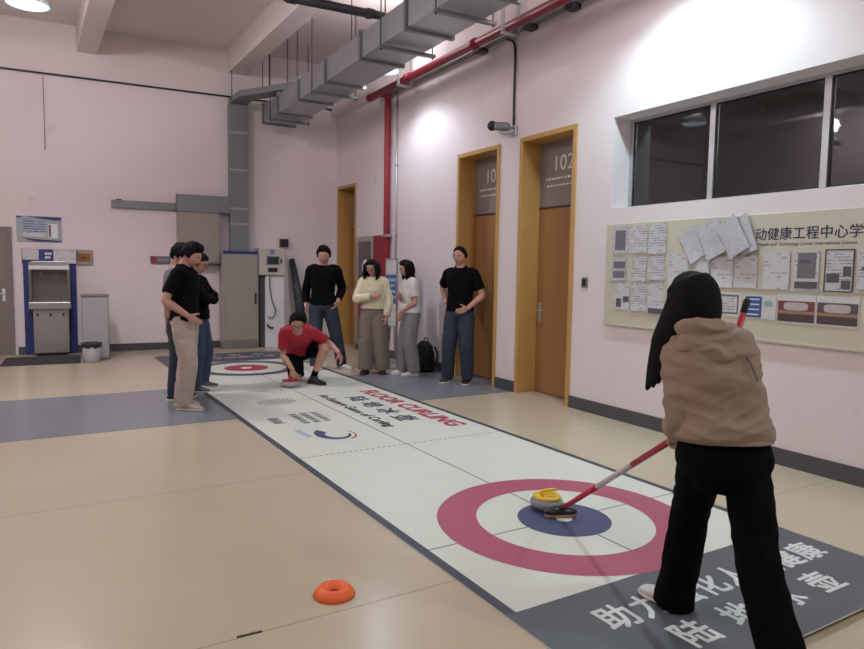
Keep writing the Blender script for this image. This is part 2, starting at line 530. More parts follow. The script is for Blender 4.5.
# ------------------------------------------------------------------ high-bay lamps
LENS = mat('lamp_lens', 'F4FBFF', rough=0.4, var=0.0, emit='CDEBF2', estr=1.25)
SHADE = mat('lamp_shade', 'C9CBCF', rough=0.35, metal=0.2, var=0.03)
def lamp(x, y, z, k, gk, col, label, group=None):
    root = thing('pendant_lamp', label, 'lamp', (x, y, z), 0, group)
    sh = MB().lathe([(0.215, 0.0), (0.20, 0.012), (0.215, 0.02), (0.16, 0.15), (0.085, 0.21), (0.06, 0.22), (0.0, 0.22)], seg=40)
    sh.lathe([(0.215, 0.0), (0.222, 0.004), (0.222, 0.014), (0.215, 0.02)], seg=40)
    put('lamp_shade', sh.mesh('lamp_shade', SHADE), root)
    put('lens', MB().lathe([(0.0, 0.004), (0.2, 0.004), (0.2, 0.012), (0.0, 0.012)], seg=40, smooth=False).mesh('lens', LENS), root)
    put('driver_housing', MB().lathe([(0.0, 0.22), (0.075, 0.22), (0.075, 0.36), (0.05, 0.38), (0.0, 0.38)], seg=24).mesh('driver_housing', DARKM), root)
    put('hanging_rod', MB().tube([(0, 0, 0.37), (0, 0, 5.25 - z)], 0.01, 8).mesh('hanging_rod', DARKM), root)
    ld = bpy.data.lights.new('lamp_light', 'SPOT')
    ld.energy = LAMP_W * k; ld.color = col; ld.spot_size = radians(LAMP_CONE); ld.spot_blend = 0.55; ld.shadow_soft_size = 0.10
    lo = bpy.data.objects.new('lamp_light', ld); COL.objects.link(lo)
    lo.parent = root; lo.location = (0, 0, -0.012)
    gd = bpy.data.lights.new('ceiling_fill', 'POINT')  # added point light above the housing, brightens ceiling and upper walls
    gd.energy = FILL_W * gk; gd.color = FILL_COL; gd.shadow_soft_size = 0.15
    go = bpy.data.objects.new('ceiling_fill', gd); COL.objects.link(go)
    go.parent = root; go.location = (0, 0, 0.45)
    return root
LL = ['white round high-bay lamp hanging left of the ventilation duct, its whole lens in view',
      'white round high-bay lamp glimpsed in the gap between the duct and the red pipe',
      'round high-bay lamp above the window that throws the bright patch on the wall',
      'round high-bay lamp over the middle of the open floor', 'round high-bay lamp over the far left bay',
      'round high-bay lamp over the near left bay', 'round high-bay lamp behind the photographer', 'round high-bay lamp near the right wall behind the photographer']
for args, l in zip(LAMPS, LL):
    lamp(*args, l, 'round high-bay ceiling lamps')

# ------------------------------------------------------------------ ceiling services
DUCT_RZ = -radians(1.66)
dr = thing('ventilation_duct', 'long galvanised rectangular ventilation duct hung under the ceiling beside the right wall', 'duct', (3.33, 0, 4.0), DUCT_RZ)
D0, D1, DW, DH = -2.0, 11.98, 0.55, 0.30
put('duct_body', MB().box(0, DW, D0, D1, 0, DH).mesh('duct_body', GALV), dr, bevel=0.004)
joints = [11.95, 11.05, 10.0, 8.85, 7.65, 6.45, 5.25, 4.05, 2.85, 1.6, 0.4]
for y in joints:
    f = MB().box(-0.03, DW + 0.03, y - 0.025, y + 0.025, -0.03, -0.0005).box(-0.03, DW + 0.03, y - 0.025, y + 0.025, DH + 0.0005, DH + 0.03)
    f.box(-0.03, -0.0005, y - 0.025, y + 0.025, -0.0005, DH + 0.0005).box(DW + 0.0005, DW + 0.03, y - 0.025, y + 0.025, -0.0005, DH + 0.0005)
    put('duct_flange', f.mesh('duct_flange', GALVD), dr)
for y in (11.4, 9.3, 7.0, 5.75, 3.4, 1.0):
    h = MB().box(-0.06, DW + 0.10, y - 0.03, y + 0.03, -0.065, -0.031)
    put('hanger_bar', h.mesh('hanger_bar', GALVD), dr)
    for x in (-0.045, DW + 0.07):
        r = MB().tube([(x, y, -0.09), (x, y, 1.25)], 0.008, 6)
        put('hanger_rod', r.mesh('hanger_rod', DARKM), dr)
for y in (10.4, 8.2, 6.0):
    put('hanger_rod', MB().tube([(0.1, y, DH), (0.1, y, 1.25)], 0.007, 6).mesh('hanger_rod', DARKM), dr)

# cable tray from the wall trunking towards the duct
tr = thing('cable_tray', 'grey cable tray running from the tall trunking to the duct end under the ceiling', 'cable tray', (0, 0, 0))
def tray_seg(pts, w, h):
    m = MB()
    n = len(pts)
    L_, R_ = [], []
    for i, p in enumerate(pts):
        p = Vector(p)
        d = (Vector(pts[min(i + 1, n - 1)]) - Vector(pts[max(i - 1, 0)])); d.z = 0; d.normalize()
        s = Vector((d.y, -d.x, 0)) * (w / 2)
        L_.append(p - s); R_.append(p + s)
    for i in range(n - 1):
        a, b, c, d = L_[i], R_[i], R_[i + 1], L_[i + 1]
        up = Vector((0, 0, h))
        m.add([a, b, c, d, a + up, b + up, c + up, d + up], [(0, 3, 2, 1), (4, 5, 6, 7), (0, 1, 5, 4), (1, 2, 6, 5), (2, 3, 7, 6), (3, 0, 4, 7)])
    return m
put('tray_channel', tray_seg([(3.31, 12.33, 4.32), (3.31, 11.72, 4.32), (3.98, 10.75, 4.36), (4.6, 10.2, 4.36)], 0.30, 0.10).mesh('tray_channel', TRUNK), tr)
for p in ((3.16, 12.1), (3.46, 11.3), (3.62, 11.45), (3.75, 10.9)):
    put('hanger_rod', MB().tube([(p[0], p[1], 4.33), (p[0], p[1], 5.25)], 0.008, 6).mesh('hanger_rod', DARKM), tr)

dp = thing('drain_pipe', 'dark drain pipe crossing above the duct just under the ceiling', 'pipe', (0, 0, 0))
put('pipe_run', MB().tube([(2.75, 8.12, 4.70), (3.95, 8.02, 4.69), (4.10, 8.00, 4.66), (4.14, 8.0, 4.56), (4.14, 8.0, 4.31)], 0.055, 14, n=2).mesh('pipe_run', DARKM), dp)
put('pipe_collar', MB().tube([(3.80, 8.033, 4.693), (3.9, 8.024, 4.69)], 0.066, 14).mesh('pipe_collar', DARKM), dp)
put('pipe_collar', MB().tube([(2.78, 8.118, 4.70), (2.9, 8.108, 4.70)], 0.066, 14).mesh('pipe_collar', DARKM), dp)

# red sprinkler pipe along the right wall
rp = thing('sprinkler_pipe', 'red sprinkler pipe running high along the right wall and down beside the hydrant cabinet', 'pipe', on_right(0), RRZ)
PZ = 4.235
put('pipe_run', MB().tube([(-10.15, -0.24, PZ), (3.0, -0.24, PZ + 0.03)], 0.055, 16).mesh('pipe_run', RED), rp)
put('end_cap', MB().tube([(-10.19, -0.24, PZ), (-10.10, -0.24, PZ)], 0.064, 16, cap='round').mesh('end_cap', RED), rp)
put('riser', MB().tube([(-9.85, -0.22, PZ), (-9.85, -0.13, PZ), (-9.85, -0.085, PZ - 0.01), (-9.85, -0.075, PZ - 0.08), (-9.85, -0.075, 2.6), (-9.85, -0.075, 0.25)], 0.05, 14, n=2).mesh('riser', RED), rp)
for x in (-8.85, -7.1, -4.9):
    put('coupling', MB().tube([(x - 0.05, -0.24, PZ + 0.01), (x + 0.05, -0.24, PZ + 0.01)], 0.068, 16).mesh('coupling', RED), rp)
for x in (-6.35, -3.4, -8.95):
    b = MB().box(x - 0.02, x + 0.02, -0.36, -0.33, PZ - 0.075, 4.9).box(x - 0.02, x + 0.02, -0.155, -0.125, PZ - 0.075, 4.9).box(x - 0.02, x + 0.02, -0.36, -0.125, PZ - 0.1, PZ - 0.07)
    put('pipe_hanger', b.mesh('pipe_hanger', ALU), rp)
put('pipe_clamp', MB().box(-9.93, -9.77, -0.14, -0.0005, 1.98, 2.02).mesh('pipe_clamp', ALU), rp)
cd = thing('conduit', 'thin grey conduit running down the wall right beside the red pipe', 'conduit', on_right(-9.62), RRZ)
put('conduit_tube', MB().tube([(0, -0.022, 0.14), (0, -0.022, 4.24)], 0.014, 8).mesh('conduit_tube', ALU), cd)
for z in (1.0, 2.0, 3.1): put('saddle', MB().box(-0.03, 0.03, -0.04, -0.0005, z, z + 0.02).mesh('saddle', ALU), cd)
cw = thing('wire_channel', 'grey wire channel fixed along the lower edge of the right wall beam', 'wire channel', on_right(0), RRZ)
put('channel', MB().box(-9.9, 3.0, -0.10, -0.001, 4.245, 4.298).mesh('channel', TRUNK), cw, bevel=0.004)
for x in (-7.2, -6.2, -5.5): put('junction_box', MB().box(x - 0.06, x + 0.06, -0.13, -0.002, 4.19, 4.243).mesh('junction_box', DARKM), cw, bevel=0.006)

# security camera and its cable
cc = thing('security_camera', 'grey security camera on a bracket above the gap between two doors', 'camera', on_right(-6.53, 3.13), RRZ)
put('wall_plate', MB().box(-0.05, 0.05, -0.03, -0.001, -0.06, 0.06).mesh('wall_plate', ALU), cc, bevel=0.006)
put('bracket_arm', MB().tube([(0.0, -0.03, 0.0), (-0.03, -0.08, -0.03), (-0.10, -0.13, -0.02), (-0.14, -0.15, 0.02)], 0.022, 10, n=4).mesh('bracket_arm', ALU), cc)
hb = MB().tube([(-0.06, -0.09, 0.05), (-0.16, -0.20, 0.06)], 0.05, 18, cap='round')
put('camera_body', hb.mesh('camera_body', TRUNK), cc)
put('camera_lens', MB().ell((-0.175, -0.215, 0.063), (0.06, 0.06, 0.06)).mesh('camera_lens', BLACKP), cc)
cb = thing('camera_cable', 'black cable dropping from the wire channel to the security camera', 'cable', on_right(-6.55), RRZ)
put('cable', MB().tube([(-0.12, -0.05, 4.215), (-0.03, -0.03, 4.17), (0.0, -0.017, 4.05), (0.0, -0.017, 3.6), (0.005, -0.017, 3.194)], 0.014, 8, n=5).mesh('cable', BLACKP), cb)

sw = thing('wall_switch', 'small grey wall switch right of door 102', 'switch', on_right(-5.245, 1.357), RRZ)
put('plate', MB().box(-0.043, 0.043, -0.012, -0.001, -0.055, 0.055).mesh('plate', TRUNK), sw, bevel=0.003)
put('rocker', MB().box(-0.025, 0.025, -0.018, -0.0125, -0.035, 0.035).mesh('rocker', BLACKP), sw, bevel=0.002)

# ------------------------------------------------------------------ hydrant cabinet, sign stand, backpack
hy = thing('fire_hydrant_cabinet', 'red fire hydrant cabinet with a silver framed glass door behind the woman in cream', 'cabinet', on_right(-11.08, 0.12), RRZ)
W_, H_ = 1.16, 1.9
HD = 0.07
b = MB().box(0, W_, -HD + 0.012, -0.001, 0, H_)
put('cabinet_body', b.mesh('cabinet_body', RED), hy, bevel=0.004)
b = MB()
b.box(0.0, 0.08, -HD, -HD + 0.0115, 0, H_).box(0.62, 0.70, -HD, -HD + 0.0115, 0, H_).box(0.08, 0.62, -HD, -HD + 0.0115, H_ - 0.09, H_).box(0.08, 0.62, -HD, -HD + 0.0115, 0, 0.09).box(0.08, 0.62, -HD, -HD + 0.0115, 0.86, 0.94)
put('door_frame', b.mesh('door_frame', ALU), hy, bevel=0.002)
b = MB().box(0.08, 0.62, -HD + 0.004, -HD + 0.0115, 0.94, H_ - 0.09)
put('door_glass', b.mesh('door_glass', mat('smoky_glass', '5A4A4C', rough=0.12, var=0.25, vscale=3)), hy)
put('door_panel', MB().box(0.08, 0.62, -HD + 0.004, -HD + 0.0115, 0.09, 0.86).mesh('door_panel', RED), hy)
put('door_pull', MB().box(0.645, 0.675, -HD - 0.025, -HD, 0.85, 1.0).mesh('door_pull', ALU), hy, bevel=0.004)
put('hose_reel', MB().lathe([(0.05, -0.004), (0.13, -0.004), (0.15, 0), (0.13, 0.004), (0.05, 0.004)], (0.4, -HD - 0.001, 1.35), 28, R=Matrix.Rotation(pi / 2, 3, 'X')).mesh('hose_reel', WHITEP), hy)

POSTER = mat('blue_poster', '2C66AE', rough=0.4, var=0.08)
ss = thing('sign_stand', 'slim metal sign stand with a blue poster between the two women by the wall', 'sign stand', on_right(-8.95, 0, -0.42), RRZ - 0.1)
f = MB().box(-0.24, -0.215, -0.012, 0.012, 0.02, 1.62).box(0.215, 0.24, -0.012, 0.012, 0.02, 1.62).box(-0.215, 0.215, -0.012, 0.012, 1.595, 1.62).box(-0.215, 0.215, -0.012, 0.012, 0.60, 0.62)
put('stand_frame', f.mesh('stand_frame', ALU), ss, bevel=0.002)
put('foot', MB().box(-0.26, 0.26, -0.14, 0.14, 0.0, 0.02).mesh('foot', ALU), ss, bevel=0.003)
ps = put('poster', MB().box(-0.214, 0.214, -0.006, 0.006, 0.95, 1.38).mesh('poster', POSTER), ss)
put('poster_header', MB().box(-0.214, 0.214, -0.006, 0.006, 1.381, 1.594).mesh('poster_header', WHITEP), ss)
put('poster_footer', MB().box(-0.214, 0.214, -0.006, 0.006, 0.621, 0.949).mesh('poster_footer', WHITEP), ss)
t = MB()
for r in range(4):
    x = -0.19
    while x < 0.16:
        l = random.uniform(0.03, 0.08)
        z = 1.28 - 0.085 * r
        t.add([(x, -0.007, z), (min(x + l, 0.19), -0.007, z), (min(x + l, 0.19), -0.007, z + 0.045), (x, -0.007, z + 0.045)], [(0, 1, 2, 3)])
        x += l + 0.03
put('poster_lines', t.mesh('poster_lines', LETTER_W), ps)

def simple_remesh(mb, voxel, smooth=4, disp=None):
    me = mb.mesh('tmp', [])
    o = bpy.data.objects.new('tmp', me); COL.objects.link(o)
    r = o.modifiers.new('r', 'REMESH'); r.mode = 'VOXEL'; r.voxel_size = voxel; r.use_smooth_shade = True
    if smooth:
        s = o.modifiers.new('s', 'SMOOTH'); s.factor = 0.5; s.iterations = smooth
    dg = bpy.context.evaluated_depsgraph_get()
    out = bpy.data.meshes.new_from_object(o.evaluated_get(dg))
    bpy.data.objects.remove(o); bpy.data.meshes.remove(me)
    if disp:
        for v, nrm in zip(out.vertices, [x.vector.copy() for x in out.vertex_normals]):
            v.co += nrm * disp(v.co)
    out.polygons.foreach_set('use_smooth', [True] * len(out.polygons))
    out.update()
    return out

BAGC = mat('black_nylon', '131316', rough=0.7, var=0.2, bump=0.15)
bp = thing('backpack', 'black backpack on the floor against the wall behind the woman in white', 'backpack', on_right(-8.32, 0, -0.19), RRZ + 0.15)
m = MB()
m.rings([(Vector((0, 0, z)), Vector((1, 0, 0)), Vector((0, 1, 0)), a, b_) for z, a, b_ in ((0.0, 0.13, 0.09), (0.03, 0.15, 0.115), (0.15, 0.155, 0.125), (0.28, 0.15, 0.11), (0.38, 0.125, 0.085), (0.43, 0.08, 0.055), (0.445, 0.03, 0.03))], 24, ex=2.8)
put('bag_body', simple_remesh(m, 0.012, 3, lambda p: 0.008 * noise.noise(p * 14)), bp).data.materials.append(BAGC)
put('front_pocket', MB().rings([(Vector((0, -0.10, z)), Vector((1, 0, 0)), Vector((0, 1, 0)), a, b_) for z, a, b_ in ((0.03, 0.09, 0.03), (0.05, 0.11, 0.05), (0.17, 0.11, 0.05), (0.21, 0.08, 0.03))], 20, ex=2.8).mesh('front_pocket', BAGC), bp)
put('top_handle', MB().tube([(-0.04, 0.02, 0.43), (-0.03, 0.02, 0.48), (0.03, 0.02, 0.48), (0.04, 0.02, 0.43)], 0.008, 8, n=4).mesh('top_handle', BAGC), bp)
put('shoulder_strap', MB().tube([(0.1, 0.10, 0.36), (0.14, 0.125, 0.25), (0.12, 0.11, 0.08)], (0.02, 0.008), 8, n=4, ref=(1, 0, 0)).mesh('shoulder_strap', BAGC), bp)

# ------------------------------------------------------------------ noticeboard and its sheets
BOARD = mat('cream_board', 'C6C0AE', rough=0.6, var=0.04, vscale=2)
nb = thing('noticeboard', 'long cream noticeboard with a navy heading on the right wall under the window', 'noticeboard', on_right(0), RRZ)
bd = put('board', MB().box(-4.933, -1.35, -0.02, -0.001, 0.955, 1.943).mesh('board', BOARD), nb, bevel=0.004)
t = MB().text('动健康工程中心学', 0.103, lambda X, Y: (-3.30 + X, -0.0215, 1.745 + Y))
t.text('动健康工程中心学', 0.103, lambda X, Y: (-3.2975 + X, -0.0217, 1.7465 + Y))
put('chinese_heading', t.mesh('chinese_heading', LETTER_N), nb)
t = MB().text('Health and Technology Center International Science', 0.0375, lambda X, Y: (-3.27 + X, -0.0215, 1.693 + Y), shear=0.25, spacing=0.95)
put('english_heading', t.mesh('english_heading', LETTER_N), nb)
put('document_rail', MB().box(-3.95, -1.4, -0.026, -0.0205, 1.352, 1.362).mesh('document_rail', mat('clear_rail', 'C8C6BC', rough=0.3, var=0.02)), nb)
put('lower_lip', MB().box(-4.933, -1.35, -0.034, -0.0205, 0.945, 0.962).mesh('lower_lip', BOARD), nb)
PAPER = [print_material('printed_sheet_dense', 'C0BEC4', '98959C', 55, 0.42), print_material('printed_sheet_form', 'C4C1C6', '908D94', 44, 0.46),
         print_material('printed_sheet_sparse', 'C6C4C8', '9A979E', 34, 0.54)]
PLOOSE = print_material('printed_sheet_loose', 'C2C0C8', 'AAA8B0', 48, 0.40)
PINM = mat('steel_pin', '9A9A9E', rough=0.3, metal=0.8, var=0.0)
def sheet(cx, cz, w, h, pm, label, rot=0.0, dep=0.024, curl=0.006, group=None, extra=None, pins=True):
    root = thing('notice_sheet', label, 'paper', on_right(cx, cz, -dep), RRZ, group)
    root.rotation_euler = (0, -rot, RRZ)
    nx, nz = 8, 10
    ph = random.uniform(0, 6)
    def P(u, v, off=0.0):
        x, z = (u - .5) * w, (v - .5) * h
        y = -curl * (0.5 + 0.5 * sin(u * 4.2 + ph)) * (1.2 - v) - curl * 1.6 * max(0, 0.25 - v) * (1 + sin(ph)) - off
        return Vector((x, y, z))
    g = MB()
    for side in (0, 1):
        v = [P(i / nx, j / nz, 0.0 if side else 0.0008) for j in range(nz + 1) for i in range(nx + 1)]
        f = []
        for j in range(nz):
            for i in range(nx):
                q = (j * (nx + 1) + i, j * (nx + 1) + i + 1, (j + 1) * (nx + 1) + i + 1, (j + 1) * (nx + 1) + i)
                f.append(q if not side else q[::-1])
        g.add(v, f, 0, True)
    put('sheet', g.mesh('sheet', pm), root)
    if pins:
        pm_ = MB()
        for u in ((0.06, 0.94) if rot == 0 else (0.5,)):
            pm_.ell(P(u, 0.965, 0.004), (0.005, 0.005, 0.005), seg=8)
        put('pin', pm_.mesh('pin', PINM), root)
    if extra:
        for nm, u0, v0, u1, v1, mm in extra:
            e = MB()
            n = 6
            vv = [P(u0 + (u1 - u0) * i / n, vv_, 0.0016) for vv_ in (v0, v1) for i in range(n + 1)]
            e.add(vv, [(i, i + 1, n + 2 + i, n + 1 + i) for i in range(n)])
            put(nm, e.mesh(nm, mm), root)
    return root
INKG = mat('grey_print', '6E6C72', rough=0.6, var=0.25, vscale=90)
INKD = mat('dark_print', '56545B', rough=0.6, var=0.3, vscale=60)
P0, P1, P2 = PAPER
SHEETS = [
    (-4.736, 1.785, .195, .262, P0, 'densely printed sheet at the top left corner of the noticeboard', [('grey_block', .15, .12, .85, .85, INKG)]),
    (-4.505, 1.784, .215, .265, P1, 'printed form in the top row, second from the left end of the noticeboard', None),
    (-4.276, 1.782, .205, .280, P1, 'printed form in the top row beside the bare strip of board', None),
    (-4.740, 1.498, .19, .222, P0, 'sheet with two grey text blocks, leftmost of the middle row', [('grey_block', .1, .55, .9, .85, INKG), ('grey_block', .1, .12, .9, .42, INKG)]),
    (-4.490, 1.501, .188, .231, P1, 'table form in the middle row, second from the left end of the noticeboard', None),
    (-4.272, 1.512, .19, .216, P1, 'table form in the middle row just left of the sweeper\'s hair', None),
    (-4.684, 1.234, .19, .25, P2, 'sheet with two black picture blocks, leftmost of the bottom row', [('black_picture', .08, .08, .42, .42, INKD), ('black_picture', .55, .3, .95, .52, INKD)]),
    (-4.476, 1.239, .188, .275, P1, 'printed form in the bottom row, second from the left end of the noticeboard', None),
    (-4.268, 1.228, .185, .285, P2, 'sheet with a black band at its foot, bottom row left of the hair', [('black_picture', .05, .02, .95, .2, INKD)]),
    (-4.030, 1.505, .205, .28, P2, 'sheet half hidden by the hanging papers, right of the bare strip of board', None),
    (-3.806, 1.483, .205, .26, P2, 'sheet peeking out above the sweeper\'s head', None),
    (-3.582, 1.487, .21, .26, P2, 'sheet under the second hanging paper, right of the sweeper\'s head', None),
    (-3.360, 1.492, .20, .26, P2, 'sheet under the third hanging paper, above the blue notice', None),
    (-3.098, 1.506, .212, .295, P2, 'sparsely typed sheet left of the two picture posters in the middle row', None),
    (-2.862, 1.508, .187, .285, P2, 'grey poster sheet with a dark picture along its foot, left of the framed document', [('grey_block', .12, .28, .88, .95, INKG), ('dark_picture', .03, .02, .97, .2, INKD), ('dark_heading', .2, .68, .8, .76, INKD)]),
    (-2.435, 1.508, .12, .26, P1, 'narrow sheet cut off by the right edge of the picture', [('dark_heading', .2, .5, .8, .6, INKD)]),
]
for cx, cz, w, h, pm, lb, ex in SHEETS:
    sheet(cx, cz, w, h, pm, lb, extra=ex, group='sheets pinned on the noticeboard')
# framed sheet and certificate
BFR = mat('document_frame_black', '4A484E', rough=0.4, var=0.05)
def framed(cx, cz, w, h, label, dep, fw, name='framed_document'):
    root = thing(name, label, 'document', on_right(cx, cz, -dep), RRZ)
    f = MB().box(-w / 2, w / 2, -0.006, 0, h / 2 - fw, h / 2).box(-w / 2, w / 2, -0.006, 0, -h / 2, -h / 2 + fw).box(-w / 2, -w / 2 + fw, -0.006, 0, -h / 2 + fw, h / 2 - fw).box(w / 2 - fw, w / 2, -0.006, 0, -h / 2 + fw, h / 2 - fw)
    put('frame', f.mesh('frame', BFR), root)
    put('printed_page', MB().box(-w / 2 + fw, w / 2 - fw, -0.003, -0.0005, -h / 2 + fw, h / 2 - fw).mesh('printed_page', P1), root)
    return root
r = framed(-2.627, 1.506, .205, .305, 'grey document in a thin black frame, middle row near the right edge of the picture', 0.022, .008)
e = MB().box(-.085, .005, -.005, -.0032, -.085, -.02).box(.02, .085, -.005, -.0032, -.13, -.07).box(.03, .085, -.005, -.0032, -.04, .03)
put('dark_picture', e.mesh('dark_picture', INKD), r)
r = thing('certificate_sleeve', 'white certificate with a black double border right of the sweeper\'s head', 'certificate', on_right(-3.526, 1.222, -0.022), RRZ)
put('sleeve', MB().box(-.142, .142, -.003, 0, -.10, .10).mesh('sleeve', mat('sleeve_white', 'CFCDCE', rough=0.35, var=0.03)), r)
f = MB()
for k, (a, b_, t_) in enumerate(((.115, .078, .007), (.104, .067, .003))):
    f.box(-a, a, -.0045, -.0031, b_ - t_, b_).box(-a, a, -.0045, -.0031, -b_, -b_ + t_).box(-a, -a + t_, -.0045, -.0031, -b_ + t_, b_ - t_).box(a - t_, a, -.0045, -.0031, -b_ + t_, b_ - t_)
put('border', f.mesh('border', BFR), r)
put('certificate_text', MB().box(-.08, .08, -.0042, -.0031, -.05, .05).mesh('certificate_text', P1), r)
r = thing('blue_notice', 'blue and white printed notice behind the tip of the red stick', 'notice', on_right(-3.226, 1.214, -0.022), RRZ)
put('sheet', MB().box(-.14, .14, -.003, 0, -.095, .095).mesh('sheet', mat('sleeve_white', 'CFCDCE')), r)
put('blue_panel', MB().box(-.125, .02, -.0045, -.0031, -.085, .082).mesh('blue_panel', mat('blue_print', '35568F', rough=0.5, var=0.25, vscale=40)), r)
t = MB()
for k in range(4): t.box(-.115, .0, -.0055, -.0046, -.066 + .04 * k, -.056 + .04 * k)
put('white_lines', t.mesh('white_lines', LETTER_W), r)
put('leaf_picture', MB().ell((.075, -.0045, .03), (.04, .001, .025), seg=14).mesh('leaf_picture', mat('teal_print', '8FA9AE', rough=0.5, var=0.3, vscale=40)), r)
CROWD = mat('crowd_print', '4E4040', rough=0.5, var=0.75, vscale=55)
for cx, lb, top in ((-2.926, 'group photograph with a red backdrop below the typed sheets', '7B3F3C'), (-2.621, 'group photograph in a dark hall under the black framed document', '57504F')):
    r = thing('photo_print', lb, 'photograph', on_right(cx, 1.212, -0.022), RRZ)
    put('sheet', MB().box(-.15, .15, -.003, 0, -.108, .108).mesh('sheet', mat('sleeve_white', 'CFCDCE')), r)
    put('backdrop', MB().box(-.143, .143, -.0045, -.0031, -.03, .062).mesh('backdrop', mat('backdrop_' + top, top, rough=0.5, var=0.25, vscale=30)), r)
    put('crowd', MB().box(-.143, .143, -.0045, -.0031, -.095, -.03).mesh('crowd', CROWD), r)
    put('floor_strip', MB().box(-.143, .143, -.0048, -.0046, -.035, -.012).mesh('floor_strip', mat('tan_print', '9A7A5C', rough=0.5, var=0.35, vscale=50)), r)
    c = MB().rings([(Vector((-.0, y, .022)), Vector((1, 0, 0)), Vector((0, 0, 1)), .095, .03) for y in (-.0062, -.0046)], 28, ex=4, smooth=False)
    put('caption_panel', c.mesh('caption_panel', mat('caption_white', 'B9B2B4', rough=0.5, var=0.12, vscale=60)), r)
# papers hanging loose over the top edge
for cx, cz, w, h, rot, dp_, lb in ((-3.868, 1.725, .215, .285, radians(32), .042, 'tilted sheet hanging from one pin, leftmost of the four loose papers'),
                                  (-3.668, 1.758, .215, .30, radians(24), .064, 'tilted sheet hanging from one pin, second of the four loose papers'),
                                  (-3.462, 1.772, .20, .31, radians(30), .088, 'tilted sheet on top of another, third of the four loose papers'),
                                  (-3.372, 1.785, .155, .31, radians(22), .064, 'tilted sheet tucked behind the third loose paper, beside the navy heading')):
    sheet(cx, cz, w, h, PLOOSE, lb, rot=rot, dep=dp_ - 0.012, curl=0.012, group='loose papers hanging on the noticeboard')

# ------------------------------------------------------------------ back wall
DOORG = mat('grey_metal_door', '7E7672', rough=0.45, var=0.05, vscale=2)
dl = bpy.data.objects.new('door_4', None); COL.objects.link(dl); dl['kind'] = 'structure'
dl.location = on_back(0); dl.rotation_euler = (0, 0, BRZ)
put('door_frame', MB().box(-0.23, -0.17, -0.03, -0.001, 0, 2.03).box(-1.22, -1.16, -0.03, -0.001, 0, 2.03).box(-1.16, -0.23, -0.03, -0.001, 1.97, 2.03).mesh('door_frame', DOORG), dl, bevel=0.004)
put('door_leaf', MB().box(-1.16, -0.23, -0.02, -0.001, 0.01, 1.97).mesh('door_leaf', DOORG), dl, bevel=0.003)
h = MB().box(-0.32, -0.28, -0.03, -0.0205, 0.86, 1.06).tube([(-0.30, -0.03, 0.98), (-0.30, -0.07, 0.98), (-0.42, -0.07, 0.98)], 0.011, 8)
put('door_handle', h.mesh('door_handle', WHITEP), dl)

sg = thing('wall_sign', 'pale green notice sign with dark blue swooshes above the water dispenser', 'sign', on_back(-0.102, 1.81), BRZ)
put('sign_board', MB().box(0, .625, -.02, -.001, 0, .40).mesh('sign_board', mat('pale_sign', '9EA9AC', rough=0.4, var=0.06)), sg)
SB = mat('sign_blue', '2B3A6B', rough=0.4, var=0.05)
b = MB()
b.slab([(.12, .398), (.62, .398), (.62, .345), (.52, .345), (.36, .36)], -.0215, -.0201)
b.slab([(0.0, .398), (.10, .398), (.05, .375), (0.0, .37)], -.0215, -.0201)
b.slab([(.07, .06), (.20, .045), (.62, .02), (.62, .002), (.25, .002), (.14, .03)], -.0215, -.0201)
put('blue_swoosh', b.mesh('blue_swoosh', SB), sg)
put('blue_text', MB().box(.09, .40, -.0213, -.0202, .15, .35).mesh('blue_text', print_material('blue_sign_print', '9EA9AC', '4A68A8', 26, 0.38)), sg)
put('white_text', MB().box(.09, .40, -.0213, -.0202, .08, .14).mesh('white_text', print_material('white_sign_print', 'C6CCC6', '8E989A', 60)), sg)
pt = put('inset_panel', MB().box(.435, .57, -.0215, -.0201, .065, .29).mesh('inset_panel', WHITEP), sg)
put('inset_print', MB().box(.445, .475, -.0222, -.0216, .08, .275).mesh('inset_print', INKD), pt)

wd = thing('water_dispenser', 'stainless steel water dispenser on a navy back panel by the left wall end', 'water dispenser', on_back(-0.03, 0), BRZ)
put('back_panel', MB().box(0, .745, -.06, -.001, 0.0, 1.45).mesh('back_panel', NAVY), wd, bevel=0.004)
hp = put('header', MB().box(-.01, .755, -.075, -.001, 1.4505, 1.69).mesh('header', NAVY), wd, bevel=0.004)
put('paper_label', MB().box(0.0, .225, -.079, -.0755, 1.52, 1.685).mesh('paper_label', print_material('label_print_left', 'C7C3C6', 'A09EA6', 30)), hp)
put('paper_label', MB().box(.43, .75, -.079, -.0755, 1.47, 1.685).mesh('paper_label', print_material('label_print_right', 'C9C5C8', '97959E', 26)), hp)
t = MB()
for x, z, w_ in ((.31, 1.60, .10), (.31, 1.54, .08)):
    for k in range(3): t.box(x + k * w_ / 3, x + (k + .8) * w_ / 3, -.077, -.0755, z, z + .04)
put('white_lettering', t.mesh('white_lettering', LETTER_W), hp)
b = MB()
b.slab([(.09, 1.36), (.66, 1.36), (.655, 1.47), (.60, 1.50), (.15, 1.50), (.095, 1.47)], -.36, -.061)
hb_ = put('hood', b.mesh('hood', STEEL), wd, bevel=0.008)
put('hood_strip', MB().box(.10, .65, -.368, -.3605, 1.375, 1.43).mesh('hood_strip', WHITEP), hb_)
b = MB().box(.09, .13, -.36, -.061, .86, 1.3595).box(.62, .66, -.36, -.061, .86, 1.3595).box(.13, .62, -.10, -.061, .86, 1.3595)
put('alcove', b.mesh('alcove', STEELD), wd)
for x in (.26, .375, .49):
    tp = put('tap', MB().tube([(x, -.20, 1.36), (x, -.20, 1.33), (x, -.21, 1.30)], .012, 10).mesh('tap', STEEL), wd)
put('drip_tray', MB().box(.085, .665, -.40, -.061, .745, .8595).mesh('drip_tray', STEEL), wd, bevel=0.01)
lc = put('lower_cabinet', MB().box(.14, .63, -.34, -.061, .05, .7445).mesh('lower_cabinet', STEEL), wd, bevel=0.006)
t = MB()
